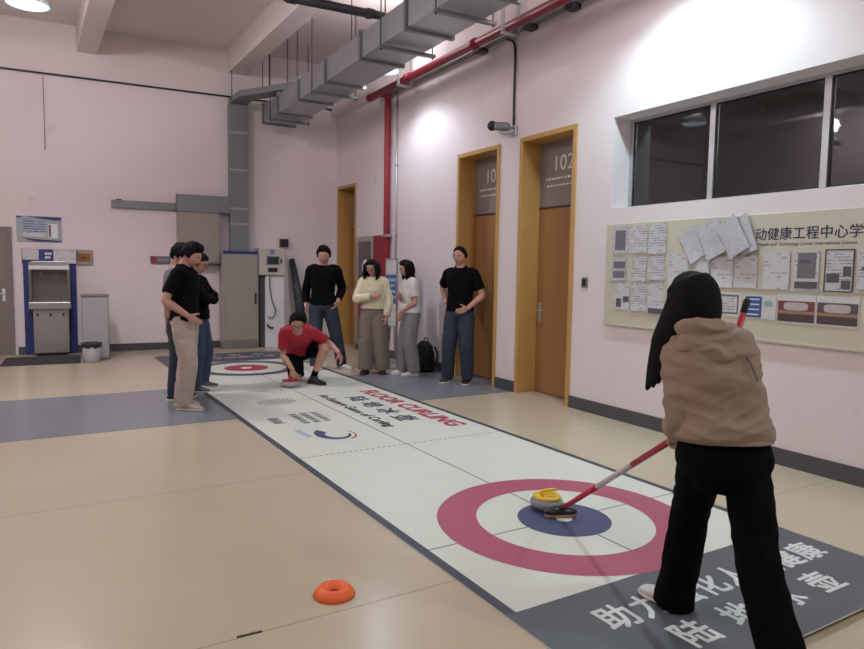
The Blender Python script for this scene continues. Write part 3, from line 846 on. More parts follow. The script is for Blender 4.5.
for x, z in ((.20, .66), (.375, .66), (.555, .66)): t.box(x - .014, x + .014, -.345, -.3405, z - .022, z + .022)
put('lock', t.mesh('lock', BLACKP), lc)
t = MB()
for z, x0, x1 in ((.17, .2, .57), (.135, .25, .5)):
    x = x0
    while x < x1:
        l = random.uniform(.015, .03); t.box(x, x + l, -.3425, -.3405, z, z + .015); x += l + .012
put('small_lettering', t.mesh('small_lettering', TRUNK), lc)
put('plinth', MB().box(.17, .60, -.30, -.061, 0.0, .0495).mesh('plinth', BLACKP), wd)

fm = thing('floor_mat', 'dark rubber floor mat in front of the water dispenser', 'mat', (0.18, 11.72, 0), BRZ)
put('mat_sheet', MB().box(-.50, .52, -.52, .42, 0.001, .011).mesh('mat_sheet', mat('dark_rubber', '37353A', rough=0.8, var=0.15, bump=0.2)), fm, bevel=0.004)

bx = thing('wall_box', 'grey wall plate with a brown plaque right of the water dispenser header', 'plaque', on_back(.735, 1.45), BRZ)
put('plate', MB().box(0, .235, -.03, -.001, 0, .245).mesh('plate', BEIGEM), bx, bevel=0.004)
put('brown_plaque', MB().box(.0, .195, -.04, -.0305, .06, .185).mesh('brown_plaque', wood_material('brown_plaque', 'A06A35', '7E5026')), bx, bevel=0.003)
put('plaque_mark', MB().box(.05, .15, -.043, -.0405, .105, .135).mesh('plaque_mark', mat('brown_mark', '5E3A1E', var=0.1)), bx)

sc = thing('steel_locker', 'narrow pale grey cabinet between the water dispenser and the bare wall', 'cabinet', on_back(.785, 0, -.50), BRZ)
put('locker_body', MB().box(0, .375, -.53, 0, 0.0, .97).mesh('locker_body', mat('locker_grey', '8E8C8E', rough=0.45, var=0.04)), sc, bevel=0.005)
put('locker_door', MB().box(.012, .363, -.548, -.5305, .03, .955).mesh('locker_door', mat('locker_door', 'A5A3A6', rough=0.45, var=0.04)), sc, bevel=0.004)
put('locker_top', MB().box(-.008, .383, -.545, .008, .9705, .995).mesh('locker_top', mat('locker_top', '77757A', rough=0.45, var=0.04)), sc, bevel=0.004)

tb = thing('trash_bin', 'grey plastic bin lined with a black bag in front of the pale cabinet', 'bin', on_back(.91, 0, -1.27), BRZ)
put('bin_body', MB().lathe([(0, 0), (.105, 0), (.112, .02), (.135, .28), (.128, .28), (.1, .03), (0, .03)], seg=32).mesh('bin_body', mat('bin_grey', 'A8AAAD', rough=0.5, var=0.05)), tb)
bagm = MB()
vv, ff = [], []
N = 40
for k in range(N):
    a = 2 * pi * k / N; w_ = .006 * sin(a * 7) + .004 * sin(a * 11)
    for (r_, z_) in ((.137, .225 + w_ * 2), (.142, .27), (.146 + w_, .287 + w_), (.12, .292), (.105, .26)):
        vv.append((r_ * cos(a), r_ * sin(a), z_))
for k in range(N):
    for j in range(4):
        ff.append((k * 5 + j, ((k + 1) % N) * 5 + j, ((k + 1) % N) * 5 + j + 1, k * 5 + j + 1))
bagm.add(vv, ff, 0, True)
put('bin_liner', bagm.mesh('bin_liner', mat('black_bag', '24262B', rough=0.35, var=0.1)), tb)

ex = thing('exit_sign', 'small dark exit sign with a red end on the back wall', 'sign', on_back(1.845, 1.49), BRZ)
put('sign_body', MB().box(0, .32, -.03, -.001, 0, .13).mesh('sign_body', mat('exit_grey', '6D676A', rough=0.4, var=0.1)), ex, bevel=0.004)
put('red_panel', MB().box(.008, .10, -.033, -.0305, .01, .12).mesh('red_panel', mat('exit_red', '8E3340', rough=0.4, var=0.08)), ex)
put('symbol', MB().box(.115, .29, -.033, -.0305, .045, .085).mesh('symbol', mat('exit_mark', '8C878A', var=0.3, vscale=40)), ex)

# vertical and horizontal trunking
vt = thing('vertical_trunking', 'tall galvanised trunking rising up the back wall from the floor cabinet', 'trunking', on_back(3.155, 0), BRZ)
put('trunk_cover', MB().box(0, .325, -.18, -.001, 1.74, 4.315).mesh('trunk_cover', TRUNK), vt, bevel=0.004)
for z in (2.2, 2.47, 3.15, 3.8): put('joint_strap', MB().box(-.004, .329, -.184, -.1805, z, z + .035).mesh('joint_strap', GALV), vt)
ht = thing('horizontal_trunking', 'wide grey trunking box above the wall electrical box', 'trunking', on_back(2.27, 2.39), BRZ)
put('trunk_cover', MB().box(0, .88, -.20, -.001, 0.002, .295).mesh('trunk_cover', TRUNK), ht, bevel=0.004)
nt_ = thing('cable_channel', 'thin grey cable channel running left along the back wall', 'trunking', on_back(1.255, 2.41), BRZ)
put('channel', MB().box(0, 1.01, -.06, -.001, 0, .125).mesh('channel', TRUNK), nt_, bevel=0.003)
put('end_knob', MB().box(.08, .16, -.055, -.015, .1255, .145).mesh('end_knob', DARKM), nt_)
eb = thing('electrical_box', 'square brown-grey electrical box mounted on the back wall', 'electrical box', on_back(2.275, 1.51), BRZ)
put('box_body', MB().box(0, .70, -.19, -.001, 0, .878).mesh('box_body', BEIGEM), eb, bevel=0.005)
put('box_door', MB().box(.02, .68, -.205, -.1905, .02, .85).mesh('box_door', BEIGEM), eb, bevel=0.004)
put('lock', MB().tube([(.60, -.206, .46), (.60, -.215, .46)], .022, 16).mesh('lock', STEEL), eb)
put('bottom_rail', MB().box(-.004, .704, -.20, -.001, -.028, -.0005).mesh('bottom_rail', DARKM), eb)
fc = thing('electrical_cabinet', 'tall grey floor-standing electrical cabinet under the vertical trunking', 'electrical cabinet', on_back(2.98, 0), BRZ)
put('cabinet_body', MB().box(0, .63, -.35, -.016, .12, 1.68).mesh('cabinet_body', BEIGEM), fc, bevel=0.005)
put('cabinet_door', MB().box(.05, .605, -.368, -.3505, .16, 1.60).mesh('cabinet_door', BEIGEM), fc, bevel=0.004)
put('blue_sign_strip', MB().box(.06, .63, -.30, -.12, 1.6805, 1.735).mesh('blue_sign_strip', NAVY), fc)
put('door_handle', MB().box(.555, .585, -.385, -.3685, .80, .99).mesh('door_handle', BLACKP), fc, bevel=0.004)
put('plinth', MB().box(0.0, .63, -.34, -.016, 0, .1195).mesh('plinth', mat('plinth_grey', '77726E', rough=0.6, var=0.2)), fc)
put('badge', MB().box(.34, .42, -.371, -.3685, .27, .285).mesh('badge', TRUNK), fc)
km = thing('meter_kiosk', 'pale self-service meter on a white pedestal beside the electrical cabinet', 'kiosk', on_back(3.62, 0), BRZ)
put('pedestal', MB().box(.12, .47, -.30, -.016, 0, 1.315).mesh('pedestal', WHITEP), km, bevel=0.005)
put('gap_shade', MB().box(.03, .115, -.26, -.016, 0, 1.315).mesh('gap_shade', mat('gap_shade_dark', '4A484B', rough=0.5, var=0.1)), km)  # dark box put in for the shaded gap beside the pedestal
hd = put('meter_housing', MB().box(0, .47, -.35, -.016, 1.3155, 1.80).mesh('meter_housing', BEIGEL), km, bevel=0.012)
put('screen_bezel', MB().box(.13, .37, -.357, -.3505, 1.50, 1.66).mesh('screen_bezel', TRUNK), hd)
put('screen', MB().box(.15, .35, -.362, -.3575, 1.52, 1.645).mesh('screen', mat('dark_screen', '2E3238', rough=0.15, var=0.05)), hd)
put('keypad', MB().box(.16, .33, -.357, -.3505, 1.375, 1.45).mesh('keypad', BLACKP), hd)
put('logo_sticker', MB().slab([(.17, 1.70), (.23, 1.735), (.17, 1.77), (.31, 1.77), (.25, 1.735), (.31, 1.70)], -.3525, -.3505).mesh('logo_sticker', mat('logo_blue', '4E6FA6', var=0.1)), hd)
put('side_button', MB().box(.385, .41, -.36, -.3505, 1.53, 1.62).mesh('side_button', BLACKP), hd)
put('hose', MB().tube([(.20, -.31, 1.30), (.20, -.325, 1.10), (.24, -.33, .85), (.30, -.33, .68), (.26, -.33, .56), (.19, -.33, .54), (.17, -.33, .58)], .009, 8, n=6).mesh('hose', mat('grey_hose', '55555A', rough=0.5)), km)
put('nozzle', MB().tube([(.16, -.31, .42), (.19, -.34, .37), (.26, -.345, .36)], .016, 8, n=3).mesh('nozzle', BLACKP), km)
kb = thing('alarm_box', 'small black box on the back wall above the meter kiosk', 'box', on_back(4.075, 1.845), BRZ)
put('box_body', MB().box(0, .145, -.12, -.001, 0, .14).mesh('box_body', DARKM), kb, bevel=0.006)
put('box_lid', MB().box(.01, .135, -.128, -.1205, .01, .13).mesh('box_lid', BLACKP), kb, bevel=0.004)
rl = thing('rolled_mat', 'dark green roll of sheeting leaning in the corner beside the meter kiosk', 'roll', on_back(4.37, 0, -.20), BRZ)
r = MB().tube([(.10, -.10, 0.04), (.03, -.02, .8), (-.085, .10, 1.62)], [.115, .09, .05], 20, ref=(1, 0, 0))
put('roll_body', r.mesh('roll_body', mat('dark_green_sheet', '26353A', rough=0.5, var=0.12)), rl)
put('roll_tie', MB().tube([(-.016, .031, 1.08), (-.022, .037, 1.11)], .081, 20, ref=(1, 0, 0)).mesh('roll_tie', TRUNK), rl)
cbk = thing('wall_cable', 'thin cable running down from the dark ceiling line on the left of the back wall', 'cable', on_back(.325, 0), BRZ)
put('cable', MB().tube([(0, -.012, 4.42), (0, -.012, 3.27)], .006, 6).mesh('cable', mat('cable_grey', '958C8E')), cbk)

# ------------------------------------------------------------------ the curling mat
MATW = mat('mat_white_vinyl', 'D4D6CB', rough=0.42, var=0.04, vscale=3)
MATB = mat('mat_border_vinyl', '3F4452', rough=0.45, var=0.05)
MATP = mat('mat_panel_vinyl', '565A61', rough=0.45, var=0.06, vscale=2)
RINGR = mat('mat_red_vinyl', 'A9536A', rough=0.45, var=0.05)
RINGB = mat('mat_blue_vinyl', '454C70', rough=0.45, var=0.05)
RINGK = mat('mat_ring_navy', '434B60', rough=0.45, var=0.05)
LINE = mat('mat_line', '4A4A4E', rough=0.5, var=0.05)
X0, X1, Y0, Y1 = 1.71, 3.72, 1.44, 11.45
def zc(y, e=0.0):
    k = max(0.0, (1.66 - y) / 0.2)
    return 0.006 + 0.022 * k * k * (3 - 2 * min(k, 1)) / 1.0 * (1 if k <= 1 else 1) + e
cm = thing('curling_mat', 'long white floor curling mat with target rings at both ends', 'curling mat', (0, 0, 0))
b = MB()
ys = [Y0 + 0.02 * i for i in range(14)] + [1.8, 2.5, 4, 6, 8, 10, Y1]
v = []
for y in ys:
    v += [(X0, y, zc(y)), (X1, y, zc(y)), (X1, y, zc(y) - .0055), (X0, y, zc(y) - .0055)]
f = []
for i in range(len(ys) - 1):
    for k in range(4):
        f.append((i * 4 + k, i * 4 + (k + 1) % 4, (i + 1) * 4 + (k + 1) % 4, (i + 1) * 4 + k))
f += [(3, 2, 1, 0), tuple(len(v) - 4 + k for k in range(4))]
b.add(v, f)
put('mat_sheet', b.mesh('mat_sheet', MATW), cm)
def strip(x0, x1, y0, y1, e=.0008, nx=1):
    b = MB()
    yy = [y0 + (y1 - y0) * i / max(1, int((y1 - y0) / .03) if y0 < 1.7 and y1 < 2.4 else 12) for i in range((max(1, int((y1 - y0) / .03)) if y0 < 1.7 and y1 < 2.4 else 12) + 1)]
    v = [p for y in yy for p in ((x0, y, zc(y, e)), (x1, y, zc(y, e)))]
    return b.add(v, [(2 * i, 2 * i + 1, 2 * i + 3, 2 * i + 2) for i in range(len(yy) - 1)])
put('end_panel', strip(X0, X1, Y0 + .001, 2.19).mesh('end_panel', MATP), cm)
put('end_panel', strip(X0, X1, 10.42, Y1 - .001).mesh('end_panel', MATB), cm)
for xa, xb in ((X0, X0 + .055), (X1 - .055, X1)):
    put('border', strip(xa, xb, 2.19, 10.42).mesh('border', MATB), cm)
def annulus(cx, cy, r0, r1, e, name, m_):
    n = 120
    b = MB()
    v = []
    for k in range(n):
        a = 2 * pi * k / n
        v += [(cx + r0 * cos(a), cy + r0 * sin(a), .006 + e), (cx + r1 * cos(a), cy + r1 * sin(a), .006 + e)]
    b.add(v, [(2 * k, 2 * k + 1, (2 * ((k + 1) % n)) + 1, 2 * ((k + 1) % n)) for k in range(n)])
    return put(name, b.mesh(name, m_), cm)
CX, CY, CY2 = 2.70, 2.925, 9.66
put('centre_line', strip(CX - .005, CX + .005, 2.19, 10.42, .0007).mesh('centre_line', LINE), cm)
for y in (CY, CY2):
    put('tee_line', strip(X0 + .055, X1 - .055, y - .004, y + .004, .0007).mesh('tee_line', LINE), cm)
b = MB()
for y in (4.86, 7.75):
    x = X0 + .06
    while x < X1 - .07:
        b.add([(x, y - .006, .0069), (x + .03, y - .006, .0069), (x + .03, y + .006, .0069), (x, y + .006, .0069)], [(0, 1, 2, 3)])
        x += .05
put('hog_line', b.mesh('hog_line', LINE), cm)
annulus(CX, CY, .52, .755, .0012, 'target_ring', RINGR)
annulus(CX, CY, .05, .275, .0012, 'target_ring', RINGB)
annulus(CX, CY, .0, .05, .0014, 'button', LETTER_W)
annulus(CX, CY2, .56, .74, .0012, 'target_ring', RINGK)
annulus(CX, CY2, .08, .31, .0012, 'target_ring', mat('mat_far_red', 'A8324E', rough=0.45, var=0.05))
annulus(CX, CY2, .0, .08, .0014, 'button', LETTER_W)
def letters(name, s, size, org, e1, e2, m_, e=.0016, **kw):
    o, e1, e2 = Vector((*org, 0)), Vector((*e1, 0)), Vector((*e2, 0))
    def fn(X, Y):
        p = o + e1 * X + e2 * Y
        return (p.x, p.y, zc(p.y, e))
    bold = kw.pop('bold', 0.0)
    mbx = MB().text(s, size, fn, **kw)
    if bold:
        for q, (dx, dy) in enumerate(((bold, 0), (0, bold), (bold, bold))):
            def fb(X, Y):
                p = fn(X + dx, Y + dy)
                return (p[0], p[1], p[2] + .0004 * (q + 1))
            mbx.text(s, size, fb, **kw)
    return put(name, mbx.mesh(name, m_), cm)
for i, ch in enumerate('助力强化人类健康'):
    letters('panel_lettering', ch, .19, (2.02 + .2 * i, 1.875), (1, 0), (0, 1), LETTER_W, bold=.007)
for i, ch in enumerate('陆地冰壶'):
    letters('panel_lettering', ch, .19, (2.20 + .31 * i, 1.625), (1, 0), (0, 1), LETTER_W, bold=.007)
for i, ch in enumerate('助力强化人类健康'):
    letters('panel_lettering', ch, .19, (3.5 - .205 * i, 10.92), (-1, 0), (0, -1), LETTER_W, bold=.007)
for i, ch in enumerate('陆地冰壶'):
    letters('panel_lettering', ch, .19, (3.4 - .375 * i, 11.22), (-1, 0), (0, -1), LETTER_W, bold=.007)
letters('title_lettering', 'FLOOR CURLING', .262, (3.37, 7.27), (0, -1), (1, 0), mat('mat_red_letter', 'B03F58', rough=0.5, var=0.05), offset=.003, bold=.012, shear=.15)
for i, ch in enumerate('陆地冰壶'):
    letters('chinese_lettering', ch, .27, (3.07, 6.98 - .365 * i), (0, -1), (.9, 0), mat('mat_blue_letter', '343C62', rough=0.5, var=0.05), bold=.008, shear=.1)
letters('slogan_lettering', 'An Eastern Gems of Curling', .152, (2.83, 7.22), (0, -1), (1, 0), LETTER_D, shear=.3, bold=.005)
# printed emblems on the left half
b = MB()
for k in range(10):
    t_ = (k - 4.5) / 5
    hh = .15 * sqrt(max(0, 1 - t_ * t_)) + .02
    y = 7.06 - t_ * .02
    x = 2.29 + t_ * .21
    b.add([(x, 7.06 - hh - .03 * sin(k * 2.1), .0075), (x + .011, 7.06 - hh, .0075), (x + .011, 7.06 + hh, .0075), (x, 7.06 + hh * .7, .0075)], [(0, 1, 2, 3)])
put('oval_emblem', b.mesh('oval_emblem', mat('emblem_grey', '5C5560', rough=0.5, var=0.3, vscale=30)), cm)
b = MB(); b2 = MB()
for k in range(6):
    y = 6.30 - .045 * k
    b.add([(1.95, y, .0075), (2.05 + .03 * sin(k * 3), y, .0075), (2.05, y - .024, .0075), (1.95, y - .024, .0075)], [(0, 1, 2, 3)])
for r in range(3):
    y = 6.38
    while y > 5.95:
        l = random.uniform(.03, .06)
        x = 2.2 + .11 * r
        b2.add([(x, y, .0075), (x + .07, y, .0075), (x + .06, y - l, .0075), (x, y - l, .0075)], [(0, 1, 2, 3)])
        y -= l + .03
put('dark_emblem', b.mesh('dark_emblem', mat('emblem_dark', '45424A', rough=0.5, var=0.2)), cm)
put('green_emblem', b2.mesh('green_emblem', mat('emblem_green', '64706C', rough=0.5, var=0.2)), cm)
def crescent(cx, cy, r0, r1, a0, a1, w0, w1):
    n = 30; v = []
    for k in range(n + 1):
        t_ = k / n; a = a0 + (a1 - a0) * t_; w_ = w0 + (w1 - w0) * t_
        r_ = r0 + (r1 - r0) * t_
        for s in (-1, 1):
            v.append((cx + (r_ + s * w_) * cos(a) * .85, cy + (r_ + s * w_) * sin(a) * 1.1, .0076))
    return MB().add(v, [(2 * k, 2 * k + 1, 2 * k + 3, 2 * k + 2) for k in range(n)])
put('blue_swoosh', crescent(2.30, 5.45, .15, .15, radians(120), radians(345), .062, .010).mesh('blue_swoosh', mat('emblem_blue', '3B4B78', rough=0.5, var=0.05)), cm)
put('red_swoosh', crescent(2.3, 5.38, .15, .22, radians(300), radians(400), .012, .006).mesh('red_swoosh', mat('emblem_red', 'A8505C', rough=0.5, var=0.05)), cm)
put('pale_emblem', MB().add([(2.02, 5.72, .0075), (2.08, 5.72, .0075), (2.1, 5.44, .0075), (2.04, 5.44, .0075)], [(0, 1, 2, 3)]).mesh('pale_emblem', mat('emblem_pale', 'A5B4C4', rough=0.5, var=0.2, vscale=40)), cm)

# ------------------------------------------------------------------ stones, cone, marks
GRAN = mat('granite', '86868A', rough=0.35, var=0.35, vscale=120, coat=0.3)
def stone(name, loc, rz, label, topm, R0, H0, bodym):
    root = thing(name, label, 'curling stone', loc, rz)
    k = R0 / .14
    hb = H0
    put('stone_body', MB().lathe([(0, 0.0), (.085 * k, 0), (.105 * k, .004), (.132 * k, hb * .28), (.14 * k, hb * .5), (.135 * k, hb * .72), (.115 * k, hb * .95), (.095 * k, hb), (0, hb)], seg=48).mesh('stone_body', bodym), root)
    put('top_plate', MB().lathe([(.116 * k, hb * .97), (.12 * k, hb + .006), (.105 * k, hb + .014), (.04 * k, hb + .020), (0, hb + .020)], seg=40).mesh('top_plate', topm), root)
    hd = MB().tube([(-.055 * k, 0, hb + .012), (-.06 * k, 0, hb + .022), (-.045 * k, 0, hb + .036), (0, 0, hb + .041), (.05 * k, 0, hb + .042), (.085 * k, 0, hb + .041)], [.015 * k, .013 * k, .013 * k, .013 * k, .014 * k, .011 * k], 12, n=4, cap='round')
    put('handle', hd.mesh('handle', topm), root)
    return root
YEL = mat('yellow_plastic', 'DDB721', rough=0.35, var=0.04)
REDP = mat('red_plastic', 'B81F35', rough=0.35, var=0.05)
stone('curling_stone', (2.718, 3.103, .0076), radians(-20), 'grey curling stone with a yellow handle in the near target', YEL, .102, .076, GRAN)
_mk = MB().box(-.02, .03, -.066, -.060, .0975, .099).box(-.045, -.038, -.06, -.02, .0965, .0985)
put('plate_mark', _mk.mesh('plate_mark', mat('mark_red', 'A8322A', rough=0.5, var=0.05)), bpy.data.objects['curling_stone'])
stone('curling_stone', (2.745, 7.90, .0065), radians(60), 'grey curling stone with a red top under the crouching man\'s hand', REDP, .115, .075, mat('pale_stone', 'A9A7AB', rough=0.45, var=0.06))
ORG = mat('orange_plastic', 'EC672C', rough=0.5, var=0.05)
cn = thing('marker_cone', 'flat orange marker disc with a hole on the beige floor', 'marker cone', (1.152, 2.728, 0))
put('cone_shell', MB().lathe([(.092, 0.0), (.095, .004), (.088, .018), (.070, .038), (.058, .0435), (.050, .042), (.032, .022), (.022, .014), (.024, .010), (.030, .016), (.056, .037), (.068, .033), (.084, .014), (.088, 0.0), (.092, 0.0)], seg=48).mesh('cone_shell', ORG), cn)
tp = thing('tape_strip', 'short black strip lying on the floor joint near the orange disc', 'tape', (.728, 2.585, 0), radians(-3))
put('strip', MB().box(-.05, .05, -.006, .006, 0, .003).mesh('strip', BLACKP), tp)

# ------------------------------------------------------------------ brooms
POLER = mat('broom_red', 'AE2138', rough=0.4, var=0.05)
POLEW = mat('broom_white', 'C9BFC2', rough=0.4, var=0.04)
BH, BHAND = Vector((2.705, 2.962, .0492)), Vector((2.394, 1.93, .745))
bdir = (BHAND - BH).normalized()
br = thing('curling_broom', 'red and white curling broom pressed to the mat beside the yellow stone', 'broom', BH)
Lh = 1.45
segs = [(0.0, .52, POLER, 'lower_shaft'), (.52, .92, POLEW, 'white_shaft'), (.92, Lh, POLER, 'upper_shaft')]
for a, b_, m_, nm in segs:
    put(nm, MB().tube([bdir * a, bdir * b_], .015, 16, cap='flat').mesh(nm, m_), br)
R = Matrix.Rotation(radians(-24), 3, 'Z')
b = MB().rings([(Vector((0, 0, z)), R @ Vector((1, 0, 0)), R @ Vector((0, 1, 0)), a, c) for z, a, c in ((-.022, .098, .036), (-.014, .104, .041), (.0, .100, .038), (.012, .06, .028), (.016, .03, .02))], 32, ex=2.6)
put('broom_head', b.mesh('broom_head', mat('broom_head_black', '1B1B1F', rough=0.3, var=0.1)), br)
b = MB().rings([(Vector((0, 0, z)), R @ Vector((1, 0, 0)), R @ Vector((0, 1, 0)), .096, .034) for z in (-.0415, -.0225)], 32, ex=2.6)
put('brush_pad', b.mesh('brush_pad', mat('brush_pad_tan', 'B08A5E', rough=0.8, var=0.1)), br)
put('ferrule', MB().tube([bdir * -.004, bdir * .06], .021, 16).mesh('ferrule', mat('broom_head_black', '1B1B1F')), br)

ls = thing('reflected_dashes', 'row of glowing dashes behind the window glass standing in for a reflection', 'reflection', on_right(-2.6, 2.93, 3.9), RRZ)
b = MB()  # emissive dashes put in for a reflection in the window glass
for k in range(26):
    b.obox((k * .083, 0, k * .0016), .045, .02, .02)
put('lights', b.mesh('lights', mat('reflection_glow', 'D8CFC8', emit='E8DDD2', estr=0.7)), ls)

# ------------------------------------------------------------------ people
def ik(a, b, l1, l2, pole):
    d = b - a
    L = min(d.length, (l1 + l2) * 0.998)
    L = max(L, abs(l1 - l2) + 0.02)
    u = d.normalized()
    x = (l1 * l1 - l2 * l2 + L * L) / (2 * L)
    h = sqrt(max(0.0, l1 * l1 - x * x))
    p = Vector(pole); p = p - u * p.dot(u)
    p = p.normalized() if p.length > 1e-6 else Vector((0, 1, 0))
    return a + u * x + p * h, a + u * L

def hdir(deg):
    a = radians(deg)
    return Vector((sin(a), cos(a), 0)), Vector((cos(a), -sin(a), 0))

def basis(right, fwd, up):
    return Matrix((right, fwd, up)).transposed()

SKIN = mat('skin', 'B98A78', rough=0.5, var=0.05, vscale=20)
HAIR = mat('black_hair', '0E0C0E', rough=0.75, spec=0.15, var=0.25, vscale=60, stretch=(6, 6, 1))
EYEW = mat('eye_white', 'CFC9C4', rough=0.3, var=0.0)
EYED = mat('eye_dark', '1A1412', rough=0.3, var=0.0)
LIP = mat('lip', '9C5F58', rough=0.5, var=0.05)
BROW = mat('brow_hair', '1E1818', rough=0.6, var=0.0)

def sstep(a, b, x):
    t = max(0.0, min(1.0, (x - a) / (b - a)))
    return t * t * (3 - 2 * t)

def head_fn(k):
    def fn(d):
        x, y, z = d.x, d.y, d.z
        w = 0.0765 * (1 - 0.30 * max(0, -z) ** 1.4) * (1 + .03 * max(0, z))
        dep = 0.097
        if y > 0:
            dep = 0.090
        else:
            dep = 0.100 * (1 - 0.42 * sstep(0.15, 0.95, -z))
        p = Vector((w * x, dep * y, 0.1125 * z))
        if y > 0:
            front = y
            g = lambda cx, cz, sx, sz: math.exp(-((x - cx) / sx) ** 2 - ((z - cz) / sz) ** 2)
            p.y += front * (0.021 * g(0, -.16, .15, .15) + 0.010 * g(0, .05, .12, .18) + .005 * g(0, .27, .5, .1)
                            - .008 * (g(.38, .06, .2, .11) + g(-.38, .06, .2, .11)) + .007 * g(0, -.50, .26, .07)
                            - .004 * g(0, -.40, .3, .05) + .010 * g(0, -.84, .35, .16) + .004 * (g(.5, -.2, .2, .2) + g(-.5, -.2, .2, .2)))
        return p * k
    return fn

def hand_into(mb, wrist, hd, back, thumb_side, k, curl=(18, 22, 18), spread=1.0, thumb=(.62, .72, -.30)):
    """palm, four fingers and a thumb; back = direction out of the back of the hand"""
    hd = hd.normalized(); back = (back - hd * back.dot(hd)).normalized()
    side = thumb_side - hd * thumb_side.dot(hd) - back * thumb_side.dot(back)
    side = side.normalized() if side.length > 1e-5 else hd.cross(back)
    P = lambda x, y, z: wrist + (hd * x + side * y + back * z) * k
    flip = side.cross(back).dot(hd) < 0
    mb.rings([((P(x, y, 0), back, side, b_ * k, a * k) if flip else (P(x, y, 0), side, back, a * k, b_ * k)) for x, y, a, b_ in ((-.02, 0, .024, .019), (.0, 0, .026, .018), (.03, .002, .036, .0165), (.06, .001, .041, .0155), (.088, 0, .040, .0135), (.099, 0, .034, .009))], 18, ex=2.4)
    for y, l, off in ((.0295, .071, .0), (.0098, .079, .004), (-.0105, .074, .001), (-.0295, .058, -.007)):
        p = P(.086 + off, y, 0)
        pts, r = [P(.06, y * .95, 0), p], [.0098 * k, .0098 * k]
        ang = 0.0
        d0 = (hd + side * (y * 1.6 * spread)).normalized()
        for j, (fr_, c) in enumerate(zip((.45, .31, .26), curl)):
            ang += radians(c)
            p = p + (d0 * cos(ang) - back * sin(ang)) * (l * fr_ * k)
            pts.append(p); r.append((.0092, .0083, .0072)[j] * k)
        mb.tube(pts, r, 10, n=2, cap='round')
    d = (hd * thumb[0] + side * thumb[1] + back * thumb[2]).normalized()
    d2 = (d + hd * .45 - back * .12).normalized()
    p0 = P(.018, .018, -.003); p1 = P(.034, .034, -.005)
    p2 = p1 + d * .034 * k; p3 = p2 + d2 * .028 * k
    mb.tube([p0, p1, p2, p3], [.013 * k, .0125 * k, .0105 * k, .0085 * k], 10, n=2, cap='round')

BODY_M = [(0, .066, .056, 0), (.5, .088, .066, 0), (1, .093, .067, 0), (2, .080, .057, .003), (3, .090, .064, .004), (3.6, .096, .064, .002), (4, .086, .052, 0), (4.45, .056, .042, 0), (5, .036, .036, 0)]
BODY_F = [(0, .068, .058, 0), (.5, .094, .068, -.004), (1, .096, .067, -.002), (2, .073, .052, .003), (3, .081, .062, .010), (3.6, .086, .058, .006), (4, .078, .046, 0), (4.45, .050, .038, 0), (5, .031, .033, 0)]

